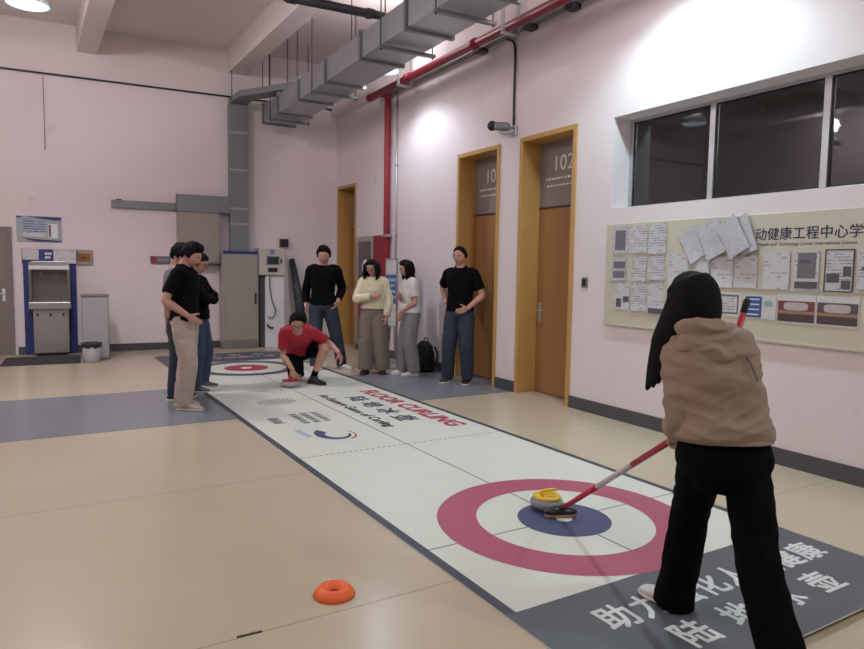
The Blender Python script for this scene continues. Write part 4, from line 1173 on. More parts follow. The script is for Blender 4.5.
class Fig:
    def __init__(s, h, pelvis, face, chest=None, female=False, lean=0.0, side=0.0, bend=1.0, head=(0, 0, 0), neck=8.0,
                 feet=None, hands=None, bulk=1.0, knee_pole=None, ankle_z=.045, sh_w=None, sh_drop=.016):
        s.h, s.female, s.bulk = h, female, bulk
        fp, rp = hdir(face)
        cf = chest if chest is not None else face
        fc, rc = hdir(cf)
        s.fp, s.rp = fp, rp
        P = Vector(pelvis)
        if P.z == 0: P.z = .531 * h
        s.P = P
        up = Vector((0, 0, 1))
        la, sa = radians(lean), radians(side)
        def dirn(k):
            v = up * cos(la * k) + fc * sin(la * k)
            return (v + rc * math.tan(sa * k)).normalized()
        d1, d2 = dirn(.55 * bend), dirn(1.0)
        pf = (up * cos(la * .35 * bend) + fp * sin(la * .35 * bend)).normalized()
        S0 = P - pf * .055 * h
        S2 = P + d1 * .085 * h
        S3 = S2 + (d1 * .4 + d2 * .6).normalized() * .105 * h
        S4 = S3 + d2 * .09 * h
        N = S4 + d2 * .032 * h
        s.S = [S0, P, S2, S3, S4, N]
        mid = (rp + rc).normalized()
        s.R = [rp, rp, mid, rc, rc, rc]
        s.T = [pf, pf, d1, d2, d2, d2]
        s.fc, s.rc, s.d2 = fc, rc, d2
        # neck and head
        na = la + radians(neck)
        dn = (up * cos(na) + fc * sin(na) + rc * math.tan(sa)).normalized()
        s.dn = dn
        yaw, pitch, roll = head
        fh, rh = hdir(cf + yaw)
        pr = radians(pitch)
        f2 = fh * cos(pr) - up * sin(pr)
        u2 = up * cos(pr) + fh * sin(pr)
        rr = radians(roll)
        r3 = rh * cos(rr) - u2 * sin(rr)
        u3 = u2 * cos(rr) + rh * sin(rr)
        s.HR = basis(r3, f2, u3)
        s.hk = h * .130 / .225
        s.HB = N + dn * .028 * h
        s.HC = s.HB + u3 * (.046 * h) + f2 * (.012 * h)
        # limbs
        sw = (sh_w or (.098 if not female else .088)) * h
        s.sh = {'r': S4 + rc * sw - d2 * sh_drop * h, 'l': S4 - rc * sw - d2 * sh_drop * h}
        hw = .05 * h
        s.hip = {'r': P + rp * hw - pf * .012 * h, 'l': P - rp * hw - pf * .012 * h}
        s.ua, s.fa, s.th, s.sk = .170 * h, .147 * h, .240 * h, .238 * h
        s.el, s.wr, s.hand = {}, {}, {}
        for k in 'rl':
            hd = dict((hands or {}).get(k, {}))
            out = rc if k == 'r' else -rc
            tgt = Vector(hd['at']) if 'at' in hd else s.sh[k] + out * .05 * h - up * .31 * h + fc * .02 * h
            pole = Vector(hd['pole']) if 'pole' in hd else (-fc + out * .6)
            s.el[k], s.wr[k] = ik(s.sh[k], tgt, s.ua, s.fa, pole)
            fd = (s.wr[k] - s.el[k]).normalized()
            s.hand[k] = dict(dir=Vector(hd['dir']).normalized() if 'dir' in hd else (fd * .9 + Vector((0, 0, -.15)) + fc * .1).normalized(),
                             back=Vector(hd['back']) if 'back' in hd else out, thumb=Vector(hd['thumb']) if 'thumb' in hd else fc,
                             curl=hd.get('curl', (18, 24, 20)))
        s.kn, s.an, s.toe = {}, {}, {}
        for k in 'rl':
            x, y, ang = feet[k][:3]
            z = feet[k][3] if len(feet[k]) > 3 else ankle_z * h
            a = Vector((x, y, z))
            tf, _ = hdir(ang)
            pole = (knee_pole or {}).get(k)
            pole = Vector(pole) if pole is not None else (fp + tf * .6)
            s.kn[k], s.an[k] = ik(s.hip[k], a, s.th, s.sk, pole)
            s.an[k] = s.an[k] if (s.an[k] - a).length > .03 else a
            s.toe[k] = tf

    def torso(s, mb, lo, hi, add, seg=28, ex=2.3, tbl=None, scale=1.0):
        tbl = tbl or (BODY_F if s.female else BODY_M)
        keys = [t[0] for t in tbl]
        out = []
        n = 18
        for i in range(n + 1):
            t = lo + (hi - lo) * i / n
            j = 0
            while j < len(keys) - 2 and keys[j + 1] < t: j += 1
            f = (t - keys[j]) / (keys[j + 1] - keys[j])
            f = max(-.5, min(1, f))
            a, b, sft = [tbl[j][q] + (tbl[j + 1][q] - tbl[j][q]) * f for q in (1, 2, 3)]
            i0 = max(0, min(4, int(t)))
            g = t - i0
            P = s.S[i0].lerp(s.S[i0 + 1], g)
            rt = s.R[i0].lerp(s.R[i0 + 1], g)
            tg = s.T[i0].lerp(s.T[i0 + 1], g).normalized()
            rt = (rt - tg * rt.dot(tg)).normalized()
            fw = tg.cross(rt)
            ad = add(t) if callable(add) else (add, add)
            h = s.h
            bk = s.bulk if t < 4.2 else 1.0
            out.append((P + fw * (sft * h), rt, fw, a * h * bk * scale + ad[0], b * h * bk * scale + ad[1]))
        mb.rings(out, seg, ex=ex)

    def body(s, name='person', voxel=.0065, bare_feet_up=True):
        h = s.h; m = MB()
        s.torso(m, 0, 5, 0)
        fb = .92 if s.female else 1.0
        m.tube([s.S[4] + s.d2 * .01 * h, s.S[5], s.HB, s.HC - s.HR.col[2] * .02 * h - s.HR.col[1] * .01 * h], [x * h * fb for x in (.040, .034, .032, .033)], 18, n=3, cap='round')
        m.ell(s.HC, None, s.HR, 36, fn=head_fn(s.hk))
        for sg in (-1, 1):
            c = s.HC + s.HR @ Vector((sg * .0755, -.012, -.008)) * s.hk
            m.ell(c, (.009 * s.hk, .017 * s.hk, .030 * s.hk), s.HR, 12)
        for k in 'rl':
            e, w, sh = s.el[k], s.wr[k], s.sh[k]
            inn = s.S[4].lerp(sh, .55)
            m.tube([inn, sh, sh.lerp(e, .3), sh.lerp(e, .65), e, e.lerp(w, .28), e.lerp(w, .65), w], [x * h * fb for x in (.032, .033, .029, .026, .0225, .0245, .020, .0155)], 16, n=3, cap='round')
            g = s.hand[k]
            hand_into(m, w, g['dir'], g['back'], g['thumb'], h / 1.74 * (0.94 if s.female else 1.0), g['curl'])
            hp, kn, an = s.hip[k], s.kn[k], s.an[k]
            m.tube([hp + (hp - kn).normalized() * .02 * h, hp.lerp(kn, .25), hp.lerp(kn, .6), kn, kn.lerp(an, .28), kn.lerp(an, .6), an], [x * h for x in (.05, .052, .043, .033, .034, .027, .0205)], 18, n=3, cap='round')
            t = s.toe[k]
            z = an.z
            m.tube([an - t * .022 * h + Vector((0, 0, -.018 * h)), an + t * .03 * h + Vector((0, 0, -.022 * h)), an + t * .085 * h + Vector((0, 0, -.032 * h))], [(.015 * h, .018 * h), (.010 * h, .019 * h), (.006 * h, .019 * h)], 14, n=3, cap='round', ref=(0, 0, 1))
        s.org = Vector((s.P.x, s.P.y, 0))
        me = simple_remesh(m, voxel, 3)
        me.transform(Matrix.Translation(-s.org))
        me.materials.append(s.skin if hasattr(s, 'skin') else SKIN)
        s.root = put(name, me, None, s.org)
        return s.root

    def child(s, name, mb, material, voxel=None, smooth=3, disp=None, parent=None):
        if voxel:
            me = simple_remesh(mb, voxel, smooth, disp)
            me.transform(Matrix.Translation(-s.org))
            me.materials.append(material)
        else:
            me = mb.mesh(name, material, s.org)
        return put(name, me, parent or s.root)

    def face(s, glasses=False, smile=False):
        P = lambda x, y, z: s.HC + s.HR @ Vector((x, y, z)) * s.hk
        k = s.hk
        for sg in (-1, 1):
            eye = s.child('eye', MB().ell(P(sg * .031, .0745, .008), (.0135 * k, .008 * k, .0058 * k), s.HR, 12), EYEW)
            s.child('iris', MB().ell(P(sg * .031, .0808, .0075), (.0066 * k, .0035 * k, .0062 * k), s.HR, 10), EYED, parent=eye)
            s.child('eyebrow', MB().tube([P(sg * .014, .0885, .026), P(sg * .031, .086, .031), P(sg * .05, .073, .026)], [(.0032 * k, .003 * k)] * 3, 8, n=3, cap='round'), BROW)
        s.child('mouth', MB().tube([P(-.024, .072, -.052), P(0, .0835, -.055), P(.024, .072, -.052)], [(.0035 * k, .004 * k), (.0062 * k, .006 * k), (.0035 * k, .004 * k)], 10, n=4, cap='round'), LIP)
        if glasses:
            g = MB()
            for sg in (-1, 1):
                c = P(sg * .032, .098, .006)
                n = 20
                g.tube([c + s.HR @ Vector((.025 * cos(2 * pi * i / n), -.012 * abs(cos(2 * pi * i / n)) * (1 if cos(2 * pi * i / n) * sg > 0 else 0), .018 * sin(2 * pi * i / n))) * k for i in range(n + 1)], .0014 * k, 6)
                g.tube([P(sg * .057, .088, .010), P(sg * .077, .03, .012), P(sg * .08, -.015, .005)], .002 * k, 6)
            g.tube([P(-.009, .1, .009), P(.009, .1, .009)], .002 * k, 6)
            s.child('glasses', g, BLACKP)

    def hair_cap(s, m, front=42, side=16, sideburn=-26, back=-44, thick=.020, top=.034):
        hf = head_fn(1.0)
        def fn(d):
            p = hf(d)
            az = abs(math.degrees(atan2(d.x, d.y)))
            el = math.degrees(math.asin(max(-1, min(1, d.z))))
            pts = [(0, front), (35, front - 2), (58, side + 8), (72, side - 4), (84, sideburn), (98, sideburn + 4), (115, -14), (150, back), (180, back - 3)]
            hl = pts[-1][1]
            for (a0, h0), (a1, h1) in zip(pts, pts[1:]):
                if a0 <= az <= a1:
                    hl = h0 + (h1 - h0) * (az - a0) / (a1 - a0); break
            hl += 5 * noise.noise(Vector((d.x * 5, d.y * 5, 1.7))) + 3 * noise.noise(Vector((d.x * 14, d.y * 14, 4.2)))
            f = sstep(hl - 6, hl + 22, el)
            t = -.02 + f * (.02 + thick + (top - thick) * max(0, d.z))
            q = Vector((p.x, min(p.y, .097), p.z))
            n = Vector((d.x, d.y, d.z))
            if d.y > 0 and el < hl: q = Vector((p.x, min(p.y, .086), p.z)) * .96
            return (q + n * t) * s.hk
        m.ell(s.HC, None, s.HR, 40, fn=fn)

    def short_hair(s, **kw):
        m = MB(); s.hair_cap(m, **kw)
        s.child('hair', m, HAIR, .006, 1, lambda p: .007 * noise.noise(p * 26) + .004 * noise.noise(Vector((p.x * 90, p.y * 90, p.z * 40))))

    def bob_hair(s, length=.20, fr=62, back_len=None, front=40, wide=1.0, seed=1, thick=.026):
        rnd = random.Random(seed)
        m = MB(); s.hair_cap(m, front=front, side=20, sideburn=-20, back=-60, thick=thick, top=.03)
        down = Vector((0, 0, -1))
        n = 26
        for i in range(n):
            az = fr + (360 - 2 * fr) * i / (n - 1)
            a = radians(az)
            loc = Vector((sin(a) * .088 * wide, cos(a) * .108, .02))
            top = s.HC + s.HR @ (loc * s.hk)
            L = length * (1.0 if not back_len else (1 + (back_len / length - 1) * sstep(110, 170, 180 - abs(180 - az)))) * rnd.uniform(.93, 1.05)
            outv = (s.HR @ Vector((sin(a), cos(a), 0))); outv.z = 0
            p1 = top + outv * .012 + (s.HR.col[2] * -.3 + down * .7) * L * .5
            p2 = top - outv * .006 + (s.HR.col[2] * -.15 + down * .85) * L
            m.tube([top + s.HR.col[2] * .04, top, p1, p2], [.016, .022, .022, .010], 10, n=4, cap='round')
        s.child('hair', m, HAIR, .0065, 2, lambda p: .0025 * noise.noise(Vector((p.x * 60, p.y * 60, p.z * 9))))

    def shoes(s, m_, sole, up=.0, length=1.0, laces=None, high=False):
        for k in 'rl':
            t = s.toe[k]; a = s.an[k]; h = s.h
            g = Vector((a.x, a.y, a.z - .045 * h)) if not hasattr(s, 'toe_dir') or k not in s.toe_dir else None
            z0 = a.z - .045 * h
            r_ = Vector((t.y, -t.x, 0))
            Lf = .152 * h * length
            heel = Vector((a.x, a.y, z0)) - t * (.27 * Lf)
            up_ = Vector((0, 0, 1))
            if hasattr(s, 'toe_dir') and k in s.toe_dir:
                t = s.toe_dir[k].normalized(); r_ = Vector((t.y, -t.x, 0)).normalized(); up_ = r_.cross(t).normalized()
                if up_.dot(a - s.kn[k]) > 0 and False: up_ = -up_
                heel = a - t * (.27 * Lf) - up_ * .045 * h
            m = MB()
            prof = [(0.02, .25, .32), (.08, .30, .50), (.22, .32, .62), (.38, .31, .60), (.52, .34, .47), (.68, .37, .34), (.84, .34, .24), (.94, .26, .19), (.995, .12, .11)]
            m.rings([(heel + t * (u * Lf) + up_ * (hh * .5 * .40 * Lf + .008 * h), up_, r_, hh * .5 * .40 * Lf + .004, w * .5 * Lf * 1.12) for u, w, hh in prof], 20, ex=2.6)
            # ankle collar
            m.tube([a + (s.kn[k] - a).normalized() * .012 * h, a - up_ * .02 * h + t * .004 * h], [.030 * h, .032 * h], 16)
            sh = s.child('shoe', m, m_, .006, 2)
            m = MB()
            m.rings([(heel + t * (u * Lf) + up_ * (.010 * h * .5 + .0008), up_, r_, .010 * h * .5, w * .5 * Lf * 1.2) for u, w, hh in [(-.005, .16, 0)] + prof[:-1] + [(1.0, .16, 0)]], 20, ex=5)
            s.child('sole', m, sole, parent=sh)

    def trousers(s, m_, flare=(.060, .058, .046, .037), end='long', top=1.7, drop=.015, voxel=.008, amp=.005, smooth=4, seed=0.0, hem_z=None, name='trousers', lo=-.12, tadd=.0):
        h = s.h; m = MB()
        s.torso(m, lo, top, lambda t: (.012 + tadd, .014 + tadd))
        for k in 'rl':
            hp, kn, an = s.hip[k], s.kn[k], s.an[k]
            up = (hp - kn).normalized()
            lo = (kn - an).normalized()
            if end == 'long':
                e = an - lo * (drop * h)
                m.tube([hp + up * .03 * h, hp.lerp(kn, .22), hp.lerp(kn, .6), kn, kn.lerp(an, .4), an.lerp(kn, .15), e], [x * h for x in (.054, flare[0], (flare[0] + flare[1]) / 2, flare[1], (flare[1] + flare[2]) / 2, flare[2], flare[3])], 22, n=3)
            else:
                m.tube([hp + up * .03 * h, hp.lerp(kn, .25), hp.lerp(kn, .6), hp.lerp(kn, end)], [x * h for x in (.056, .064, .062, .060)], 22, n=3)
        def disp(p):
            q = Vector((p.x * 9 + seed, p.y * 9, p.z * 13))
            r = 1 - 2 * abs(noise.noise(q))
            return amp * (r - .4) * .9
        s.child(name, m, m_, voxel, smooth, disp)

    def shirt(s, m_, hem=.75, sleeve='short', loose=.016, sl_r=None, collar=None, voxel=.008, amp=.005, seed=0.0, name='shirt', waist_extra=.0, smooth=4, neck_open=.0, freq=8.0, cuff=1.0, hi=4.72, folds=False):
        h = s.h; m = MB()
        def add(t):
            w = loose + waist_extra * max(0, 1 - abs(t - 1.8) / 1.4)
            if t > 4: w = max(.006, loose * (1 - (t - 4) * .9))
            return (w, w * 1.05)
        s.torso(m, hem, hi, add)
        for k in 'rl':
            e, w, sh = s.el[k], s.wr[k], s.sh[k]
            inn = s.S[4].lerp(sh, .45)
            R_ = [x * h for x in (sl_r or (.034, .038, .037, .034, .031, .027))]
            if sleeve == 'short':
                q = sh.lerp(e, .72)
                m.tube([inn, sh, sh.lerp(e, .35), q], [R_[0], R_[1], R_[2] * 1.04, R_[2] * 1.08], 20, n=3)
            else:
                m.tube([inn, sh, sh.lerp(e, .45), e, e.lerp(w, .5), e.lerp(w, .96 * cuff)], R_, 20, n=4)
        def disp(p):
            q = Vector((p.x * freq + seed + p.z * 3, p.y * freq, p.z * freq * 1.3 + p.x * 3))
            d_ = amp * (1 - 2.2 * abs(noise.noise(q))) * .8
            if folds:
                l = p - s.S[3]
                u, w_ = l.dot(s.rc), l.dot(s.d2)
                d_ += amp * .5 * (1 - 2.4 * abs(noise.noise(Vector((u * 5 + w_ * 9, w_ * 16 - abs(u) * 8, l.dot(s.fc) * 5)))))
            return d_
        ob = s.child(name, m, m_, voxel, smooth, disp)
        if collar is not None:
            c = MB()
            n = 22
            up = s.d2
            base = s.S[5] - up * .012 * h
            v = []
            for i in range(n + 1):
                a = radians(20 + 320 * i / n)
                dirv = s.fc * cos(a) + s.rc * sin(a)
                opening = sstep(60, 10, 180 - abs(180 - math.degrees(a)))
                r0, r1 = .039 * h, .046 * h
                zdip = -.03 * h * (1 - sstep(20, 80, 180 - abs(180 - math.degrees(a))))
                b0 = base + dirv * r0 + up * (.022 * h + zdip * .6)
                b1 = base + dirv * (r1 + .006 * h) + up * (-.004 * h + zdip)
                for off in (0, .005):
                    v += [b0 + dirv * off, b1 + dirv * (off + .003)]
            f = []
            for i in range(n):
                o = i * 4; q = o + 4
                f += [(o, o + 1, q + 1, q), (o + 2, q + 2, q + 3, o + 3), (o, q, q + 2, o + 2), (o + 1, o + 3, q + 3, q + 1)]
            f += [(0, 2, 3, 1), (n * 4, n * 4 + 1, n * 4 + 3, n * 4 + 2)]
            c.add(v, f, 0, True)
            s.child('collar', c, collar, parent=ob)
        return ob

    def belt(s, m_, t=1.75):
        m = MB()
        s.torso(m, t - .13, t + .13, lambda q: (.020, .022))
        s.child('belt', m, m_)
    def watch(s, k, m_):
        w, e = s.wr[k], s.el[k]
        d = (e - w).normalized()
        m = MB().tube([w + d * .022, w + d * .046], .0215 * s.h / 1.7, 16)
        s.child('watch', m, m_)

DENIM = mat('blue_denim', '33415C', rough=0.75, var=0.28, vscale=9, bump=0.15, bscale=220)
DENIMD = mat('dark_denim', '27303F', rough=0.75, var=0.25, vscale=9, bump=0.15, bscale=220)
BLACKC = mat('black_cotton', '0B0A0C', spec=0.12, rough=0.9, var=0.15, bump=0.1)
BLACKT = mat('black_trouser_cloth', '080709', spec=0.1, rough=0.95, var=0.15, bump=0.1)
KHAKI = mat('stone_chino', 'AE9F94', rough=0.8, var=0.1, vscale=5, bump=0.12, bscale=150)
BEIGES = mat('beige_suede', 'B7A595', rough=0.8, var=0.1)
SOLEW = mat('pale_rubber', 'CFC8C2', rough=0.6, var=0.05)
SOLEK = mat('dark_rubber_sole', '1E1D20', rough=0.6, var=0.05)
GREYSH = mat('grey_shoe_cloth', '5E5A5A', rough=0.8, var=0.1)
BLACKSH = mat('black_shoe', '18171A', rough=0.55, var=0.1)
WHITESH = mat('white_shoe', 'C9C6C4', rough=0.6, var=0.08)
CREAM = mat('cream_knit', 'D3CBAE', rough=0.85, var=0.06, bump=0.2, bscale=150)
WHITEC = mat('white_cotton', 'D2CFCA', rough=0.8, var=0.04, bump=0.1)
TAUPE = mat('taupe_trouser_cloth', '766A60', rough=0.85, var=0.1, bump=0.1)
GREYT = mat('grey_trouser_cloth', '7D7A7D', rough=0.85, var=0.08, bump=0.1)
GREYC = mat('grey_cotton', '77767B', rough=0.85, var=0.08)
REDC = mat('red_sport_cloth', 'A5182F', rough=0.7, var=0.1, bump=0.1)
PARKA = mat('khaki_parka_cloth', '8E7B6A', rough=0.8, var=0.08, vscale=4, bump=0.15, bscale=90)
BELTM = mat('dark_leather', '1F1A18', rough=0.5, var=0.1)

def V(*a): return Vector(a)

# ---- man in black polo and stone chinos, hand on hip, at the left edge of the mat
A = 122; f_, r_ = hdir(A)
P = V(1.385, 7.20, 0.924)
fg = Fig(1.74, P, A, lean=0, head=(2, 30, 0), neck=30, feet={'r': (1.355, 7.10, A + 4), 'l': (1.37, 7.36, A + 2)},
         hands={'r': dict(at=P + f_ * .10 + r_ * .185 + V(0, 0, .045), pole=-f_ * 1.0 + r_ * .55 + V(0, 0, .1), dir=f_ * .75 - r_ * .2 + V(0, 0, -.55), back=r_ + f_ * .2, thumb=-f_ * .2 + V(0, 0, 1)),
                'l': dict(at=P - f_ * .0 - r_ * .185 + V(0, 0, .05), pole=-f_ - r_ * .4, dir=f_ * .4 + r_ * .2 + V(0, 0, -.45), back=-r_, thumb=V(0, 0, 1))})
tag(fg.body(), 'person in a black polo and pale chinos with a hand on the hip', 'person')
fg.face(); fg.short_hair(front=34, thick=.026, top=.04)
fg.shirt(BLACKC, hem=.85, loose=.018, collar=BLACKC, name='polo_shirt', seed=1)
fg.trousers(KHAKI, flare=(.062, .054, .045, .042), seed=2, amp=.007)
fg.shoes(BEIGES, SOLEW)

# ---- person hidden behind him
A = 122; f_, r_ = hdir(A)
P = V(1.425, 7.725, 0.919)
fg = Fig(1.73, P, A, lean=-2, head=(2, 14, 0), neck=16, feet={'r': (1.35, 7.67, A), 'l': (1.44, 7.86, A)},
         hands={'r': dict(at=V(1.30, 7.66, .83), back=r_, thumb=f_), 'l': dict(at=V(1.45, 7.93, .83), back=-r_, thumb=f_)})
tag(fg.body(), 'person in a grey shirt mostly hidden behind the man in pale chinos', 'person')
fg.face(); fg.short_hair(front=28, thick=.022)
fg.shirt(GREYC, hem=.8, loose=.02, name='shirt', seed=3)
fg.trousers(DENIMD, seed=4)
fg.shoes(BLACKSH, SOLEW)

# ---- person with folded arms, black jacket
A = 120; f_, r_ = hdir(A)
P = V(1.72, 8.21, 0.866)
fg = Fig(1.63, P, A, lean=-2, head=(6, 18, 0), neck=18, feet={'r': (1.655, 8.07, A + 4), 'l': (1.81, 8.36, A, .081)},
         hands={'r': dict(at=P + f_ * .20 - r_ * .07 + V(0, 0, .26), pole=r_ * .7 + f_ * .5 + V(0, 0, -.9), dir=-r_ - f_ * .25 + V(0, 0, .1), back=f_, thumb=V(0, 0, 1)),
                'l': dict(at=P + f_ * .165 + r_ * .07 + V(0, 0, .235), pole=-r_ * .7 + f_ * .5 + V(0, 0, -.9), dir=r_ + V(0, 0, -.1), back=f_, thumb=V(0, 0, 1))})
tag(fg.body(), 'person in a black jacket and blue jeans with folded arms, wearing glasses', 'person')
fg.face(glasses=True); fg.short_hair(front=30)
m = MB(); fg.torso(m, .55, 4.72, lambda t: (.012, .014))
fg.child('white_tee', m, WHITEC, .008, 3)
jk = fg.shirt(BLACKC, hem=.75, sleeve='long', loose=.024, name='jacket', seed=5, amp=.006)
fg.trousers(DENIM, seed=6, flare=(.062, .053, .044, .040))
fg.shoes(GREYSH, SOLEW)

# ---- man in black sweater at the back
A = 206; f_, r_ = hdir(A)
P = V(3.66, 9.13, 0.956)
fg = Fig(1.80, P, A, lean=0, side=-2, head=(2, 20, 0), neck=14, feet={'r': (3.50, 9.02, A + 8, .0885), 'l': (3.93, 9.06, A - 52)},
         hands={'r': dict(at=V(3.44, 9.22, .92), pole=r_ * .3 - f_ * .8, back=r_),
                'l': dict(at=P - r_ * .215 + f_ * .03 + V(0, 0, .03), pole=-r_ * .35 - f_ * .9, dir=V(0, 0, -.8) + r_ * .35 + f_ * .3, back=-r_, thumb=f_)})
tag(fg.body(), 'person in a black sweater and blue jeans standing behind the crouching person', 'person')
fg.face(smile=True); fg.short_hair(front=38, top=.04)
fg.shirt(BLACKC, hem=.8, sleeve='long', loose=.02, name='sweater', seed=7, cuff=.86, sl_r=(.038, .042, .038, .034, .031, .027))
fg.trousers(DENIMD, seed=8, flare=(.062, .052, .043, .040))
fg.shoes(WHITESH, SOLEW)

# ---- woman in the cream sweater
A = 216; f_, r_ = hdir(A)
P = V(4.17, 8.52, 0.860)
fg = Fig(1.62, P, A, female=True, bulk=1.0, lean=-1, head=(14, 24, 4), neck=14, feet={'r': (4.05, 8.50, A + 6), 'l': (4.26, 8.40, A - 10)},
         hands={'r': dict(at=P + f_ * .19 - r_ * .0 + V(0, 0, .22), pole=r_ * 1.0 + V(0, 0, -.8), dir=-r_ * 1.0 + f_ * .1 + V(0, 0, .1), back=f_, thumb=V(0, 0, 1)),
                'l': dict(at=V(4.285, 8.33, .80), pole=-r_ * .8 - f_ * .6, back=-r_ * .7 + f_ * .5, thumb=f_)})
tag(fg.body(), 'person in a cream sweater and wide taupe trousers with one hand on the belly', 'person')
fg.face(glasses=True); fg.bob_hair(length=.16, fr=62, seed=2, wide=1.22, thick=.032)
fg.trousers(TAUPE, seed=10, flare=(.072, .068, .066, .066), drop=.012, top=1.9, amp=.006)
fg.shirt(CREAM, hem=1.35, sleeve='long', loose=.028, name='sweater', seed=9, waist_extra=.012, sl_r=(.036, .040, .038, .037, .034, .028), cuff=.97, amp=.008)
fg.watch('l', BLACKP)
fg.shoes(BLACKSH, SOLEK)

# ---- woman in the white tee
A = 288; f_, r_ = hdir(A)
P = V(4.54, 8.10, 0.860)
fg = Fig(1.62, P, A, female=True, lean=2, head=(-4, 22, 0), neck=18, feet={'r': (4.50, 8.22, A), 'l': (4.555, 8.02, A - 8)},
         hands={'r': dict(at=P + f_ * .19 - r_ * .16 + V(0, 0, .24), pole=r_ * .7 + V(0, 0, -1), dir=-r_ * .8 + f_ * .5 + V(0, 0, .25), back=f_, thumb=V(0, 0, 1)),
                'l': dict(at=P + f_ * .165 - r_ * .115 + V(0, 0, .03), pole=-f_ * .8 - r_ * .4, dir=V(0, 0, -1) + f_ * .15, back=-r_, thumb=f_)})
tag(fg.body(), 'person in a white tee and grey trousers seen in profile with one arm across', 'person')
fg.face(); fg.bob_hair(length=.18, fr=78, seed=3, front=38, wide=1.08)
fg.trousers(GREYT, seed=11, flare=(.068, .060, .055, .053), drop=.012, top=1.9, amp=.006)
ts = fg.shirt(WHITEC, hem=1.1, loose=.024, name='tee_shirt', seed=12, waist_extra=.012, amp=.007)
m = MB()
nb_ = fg.S[5]
m.tube([nb_ - f_ * .05 + V(0, 0, .0) + r_ * .0, nb_ - r_ * .06 + V(0, 0, .0), nb_ + f_ * .075 - r_ * .055 - V(0, 0, .06), nb_ + f_ * .12 - r_ * .04 - V(0, 0, .20), nb_ + f_ * .125 - r_ * .03 - V(0, 0, .30)], [(.012, .026)] * 5, 10, n=5, cap='round')
fg.child('scarf', m, BLACKC)
fg.watch('l', BLACKP)
fg.shoes(WHITESH, SOLEW)

# ---- man in black polo by the doors
A = 234; f_, r_ = hdir(A)
P = V(4.84, 7.33, 0.950)
fg = Fig(1.79, P, A, lean=-2, head=(8, 10, 0), neck=10, feet={'r': (4.73, 7.42, A + 4), 'l': (4.89, 7.20, A - 8)},
         hands={'l': dict(at=P + f_ * .13 - r_ * .155 + V(0, 0, .03), pole=-r_ * 1.0 - f_ * .75, dir=f_ * .7 + r_ * .55 + V(0, 0, -.3), back=-r_ * .8 + f_ * .4, thumb=V(0, 0, 1), curl=(14, 18, 14)),
                'r': dict(at=P - f_ * .02 + r_ * .20 + V(0, 0, .09), pole=r_ * .7 - f_ * .9, dir=-f_ * .4 - r_ * .3 + V(0, 0, -.5), back=r_, thumb=f_)})
tag(fg.body(), 'person in a black polo and dark jeans standing hands on hips by the wooden doors', 'person')
fg.face(); fg.short_hair(front=46, thick=.012, top=.022, back=-36)
fg.shirt(BLACKC, hem=.8, loose=.018, collar=BLACKC, name='polo_shirt', seed=14)
fg.trousers(DENIMD, seed=15, flare=(.062, .053, .045, .043))
fg.shoes(BLACKSH, SOLEW)

# ---- crouching man in red
A = 202; f_, r_ = hdir(A)
P = V(3.03, 8.33, .41)
fg = Fig(1.72, P, A, chest=204, bulk=1.08, lean=70, bend=1.0, head=(-2, 32, 0), neck=-32, feet={'r': (3.05, 8.55, A, .115), 'l': (3.07, 7.97, A - 52, .085)},
         knee_pole={'r': V(-.25, -1.0, -.9), 'l': V(.45, -.6, 1.2)},
         hands={'r': dict(at=V(2.775, 7.90, .215), pole=r_ * .5 - f_ * .6 + V(0, 0, .1), dir=V(-.1, -.15, -.85), back=r_ * .4 + f_ * .8, thumb=-r_, curl=(25, 35, 30)),
                'l': dict(at=V(3.31, 7.74, .42), pole=V(.6, .5, -.25), dir=V(.35, -.1, -.8), back=-r_ * .6 + f_ * .5 + V(0, 0, .4), thumb=f_ + r_ * .5)})
fg.toe_dir = {'r': V(.05, .25, -1.0)}
tag(fg.body(), 'person in a red tee and black shorts crouching beside the red stone', 'person')
fg.face(glasses=True); fg.short_hair(front=40, top=.036)
fg.shirt(REDC, hem=.75, loose=.02, name='tee_shirt', seed=16, amp=.007, hi=4.95)
fg.trousers(BLACKT, end=.86, seed=17, top=1.5, name='shorts')
m = MB()
for k in 'lr':
    d = (fg.kn[k] - fg.an[k]).normalized()
    mm = MB().tube([fg.an[k] - d * .0, fg.an[k] + d * .10], [.040, .042], 16)
    fg.child('sock', mm, BLACKC)
fg.shoes(BLACKSH, SOLEK)

# ---- the sweeper in the foreground
A = 36; f_, r_ = hdir(A)
P = V(2.30, 1.61, .772)
fg = Fig(1.60, P, A, chest=50, female=True, bulk=1.0, sh_w=.074, sh_drop=.030, lean=9, side=-14, bend=.6, head=(-36, 22, -6), neck=14,
         feet={'l': (2.408, 1.885, -6, .0795), 'r': (2.185, 1.23, 32)}, knee_pole={'l': V(.8, .6, 0), 'r': V(-.3, 1, .1)},
         hands={'l': dict(at=V(2.345, 1.865, .80), pole=V(-.35, -.45, -.6), dir=V(.35, .5, -.5), back=V(-.2, .6, .75), thumb=V(.3, -.6, .6), curl=(55, 60, 45)),
                'r': dict(at=V(2.485, 1.735, 1.04), pole=V(-.1, .3, -1), dir=V(-.1, .5, -.1), back=V(.5, .6, .2), thumb=V(-.2, .1, 1), curl=(55, 60, 45))})
tag(fg.body(voxel=.006), 'person with long black hair in a khaki hooded jacket, sweeping with the broom', 'person')
fg.face()
fg.trousers(BLACKT, flare=(.054, .048, .050, .056), seed=20, drop=.038, top=2.0, voxel=.007, amp=.006, smooth=5, lo=-.5, tadd=.012)
fg.shoes(WHITESH, SOLEW)
jk = fg.shirt(PARKA, hem=1.52, sleeve='long', loose=.026, name='jacket', seed=21, waist_extra=.022, sl_r=(.030, .034, .037, .039, .037, .030), voxel=.0055, amp=.013, freq=4.6, smooth=6, hi=4.9, folds=True)
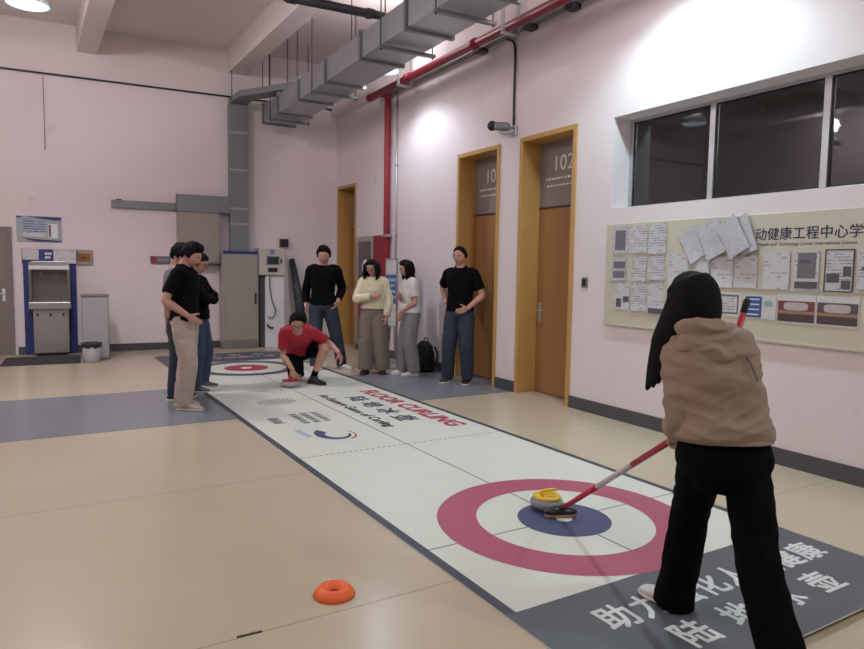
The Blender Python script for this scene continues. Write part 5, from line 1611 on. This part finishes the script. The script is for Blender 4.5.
m = MB(); fg.torso(m, 1.43, 1.57, lambda t: (.044, .046))
fg.child('jacket_hem', m, PARKA, .006, 2, parent=jk)
# hood lying on the upper back
m = MB()
N_ = fg.S[5]; b_ = -fg.fc; u_ = fg.d2; rr_ = fg.rc
N_ = N_ - u_ * .015
m.tube([N_ + b_ * .0 + rr_ * .095 - u_ * .012 + fg.fc * .05, N_ + b_ * .05 + rr_ * .075 + u_ * .008, N_ + b_ * .075 + u_ * .015, N_ + b_ * .05 - rr_ * .075 + u_ * .008, N_ + b_ * .0 - rr_ * .095 - u_ * .012 + fg.fc * .05], [(.028, .026), (.034, .03), (.038, .03), (.034, .03), (.028, .026)], 16, n=5, cap='round', ref=u_)
m.ell(N_ + b_ * .07 - u_ * .055, (.115, .040, .062), basis(rr_, fg.fc, u_), 24)
m.ell(N_ + b_ * .08 - u_ * .07 + rr_ * .02, (.075, .04, .055), basis(rr_, fg.fc, u_), 20)
def hd_(p):
    q = Vector((p.x * 11 + 3, p.y * 11, p.z * 22))
    return .010 * (1 - 2.4 * abs(noise.noise(q)))
fg.child('hood', m, PARKA, .0055, 4, hd_, parent=jk)
m = MB().tube([N_ + b_ * .06 + rr_ * .10 - u_ * .01, N_ + b_ * .095 + rr_ * .125 - u_ * .09, N_ + b_ * .10 + rr_ * .14 - u_ * .17], .0035, 8, n=5, cap='round')
fg.child('drawstring', m, mat('drawstring_cord', '6E6058', rough=0.8), parent=jk)
# long hair
m = MB(); fg.hair_cap(m, front=42, side=24, sideburn=-30, back=-80, thick=.020, top=.022)
HCx = fg.HC; HRm = fg.HR
rnd = random.Random(5)
for i in range(40):
    az = 60 + (300 - 60) * i / 39
    a = radians(az)
    top = HCx + HRm @ (Vector((sin(a) * .084, cos(a) * .104, .02)) * fg.hk)
    ov = HRm @ Vector((sin(a), cos(a), 0)); ov.z = 0
    left = sstep(225, 255, az)
    L = (.205 + .14 * left) * rnd.uniform(.95, 1.06)
    dn_ = V(0, 0, -1) + (fg.fc * .06 - rr_ * .22) * left
    p1 = top + ov * .014 + dn_ * L * .45
    p2 = top + ov * (-.002) + dn_ * L
    m.tube([top + HRm.col[2] * .05 - ov * .012, top, p1, p2], [.016, .022, .022, .010], 10, n=5, cap='round')
fg.child('hair', m, HAIR, .0055, 8, lambda p: .0015 * noise.noise(Vector((p.x * 80, p.y * 80, p.z * 6))))

# red stick held upright in the sweeper's other hand
T_, B_ = V(2.565, 1.724, 1.359), V(2.47, 1.793, .875)
sd = (T_ - B_).normalized(); Ls = (T_ - B_).length
st = thing('red_stick', 'red stick with a black tip rising behind the sweeper\'s right shoulder', 'stick', B_)
put('shaft', MB().tube([V(0, 0, 0), sd * (Ls - .045)], .0135, 14).mesh('shaft', POLER), st)
put('black_tip', MB().tube([sd * (Ls - .045), sd * Ls], .0145, 14, cap='round').mesh('black_tip', BLACKP), st)
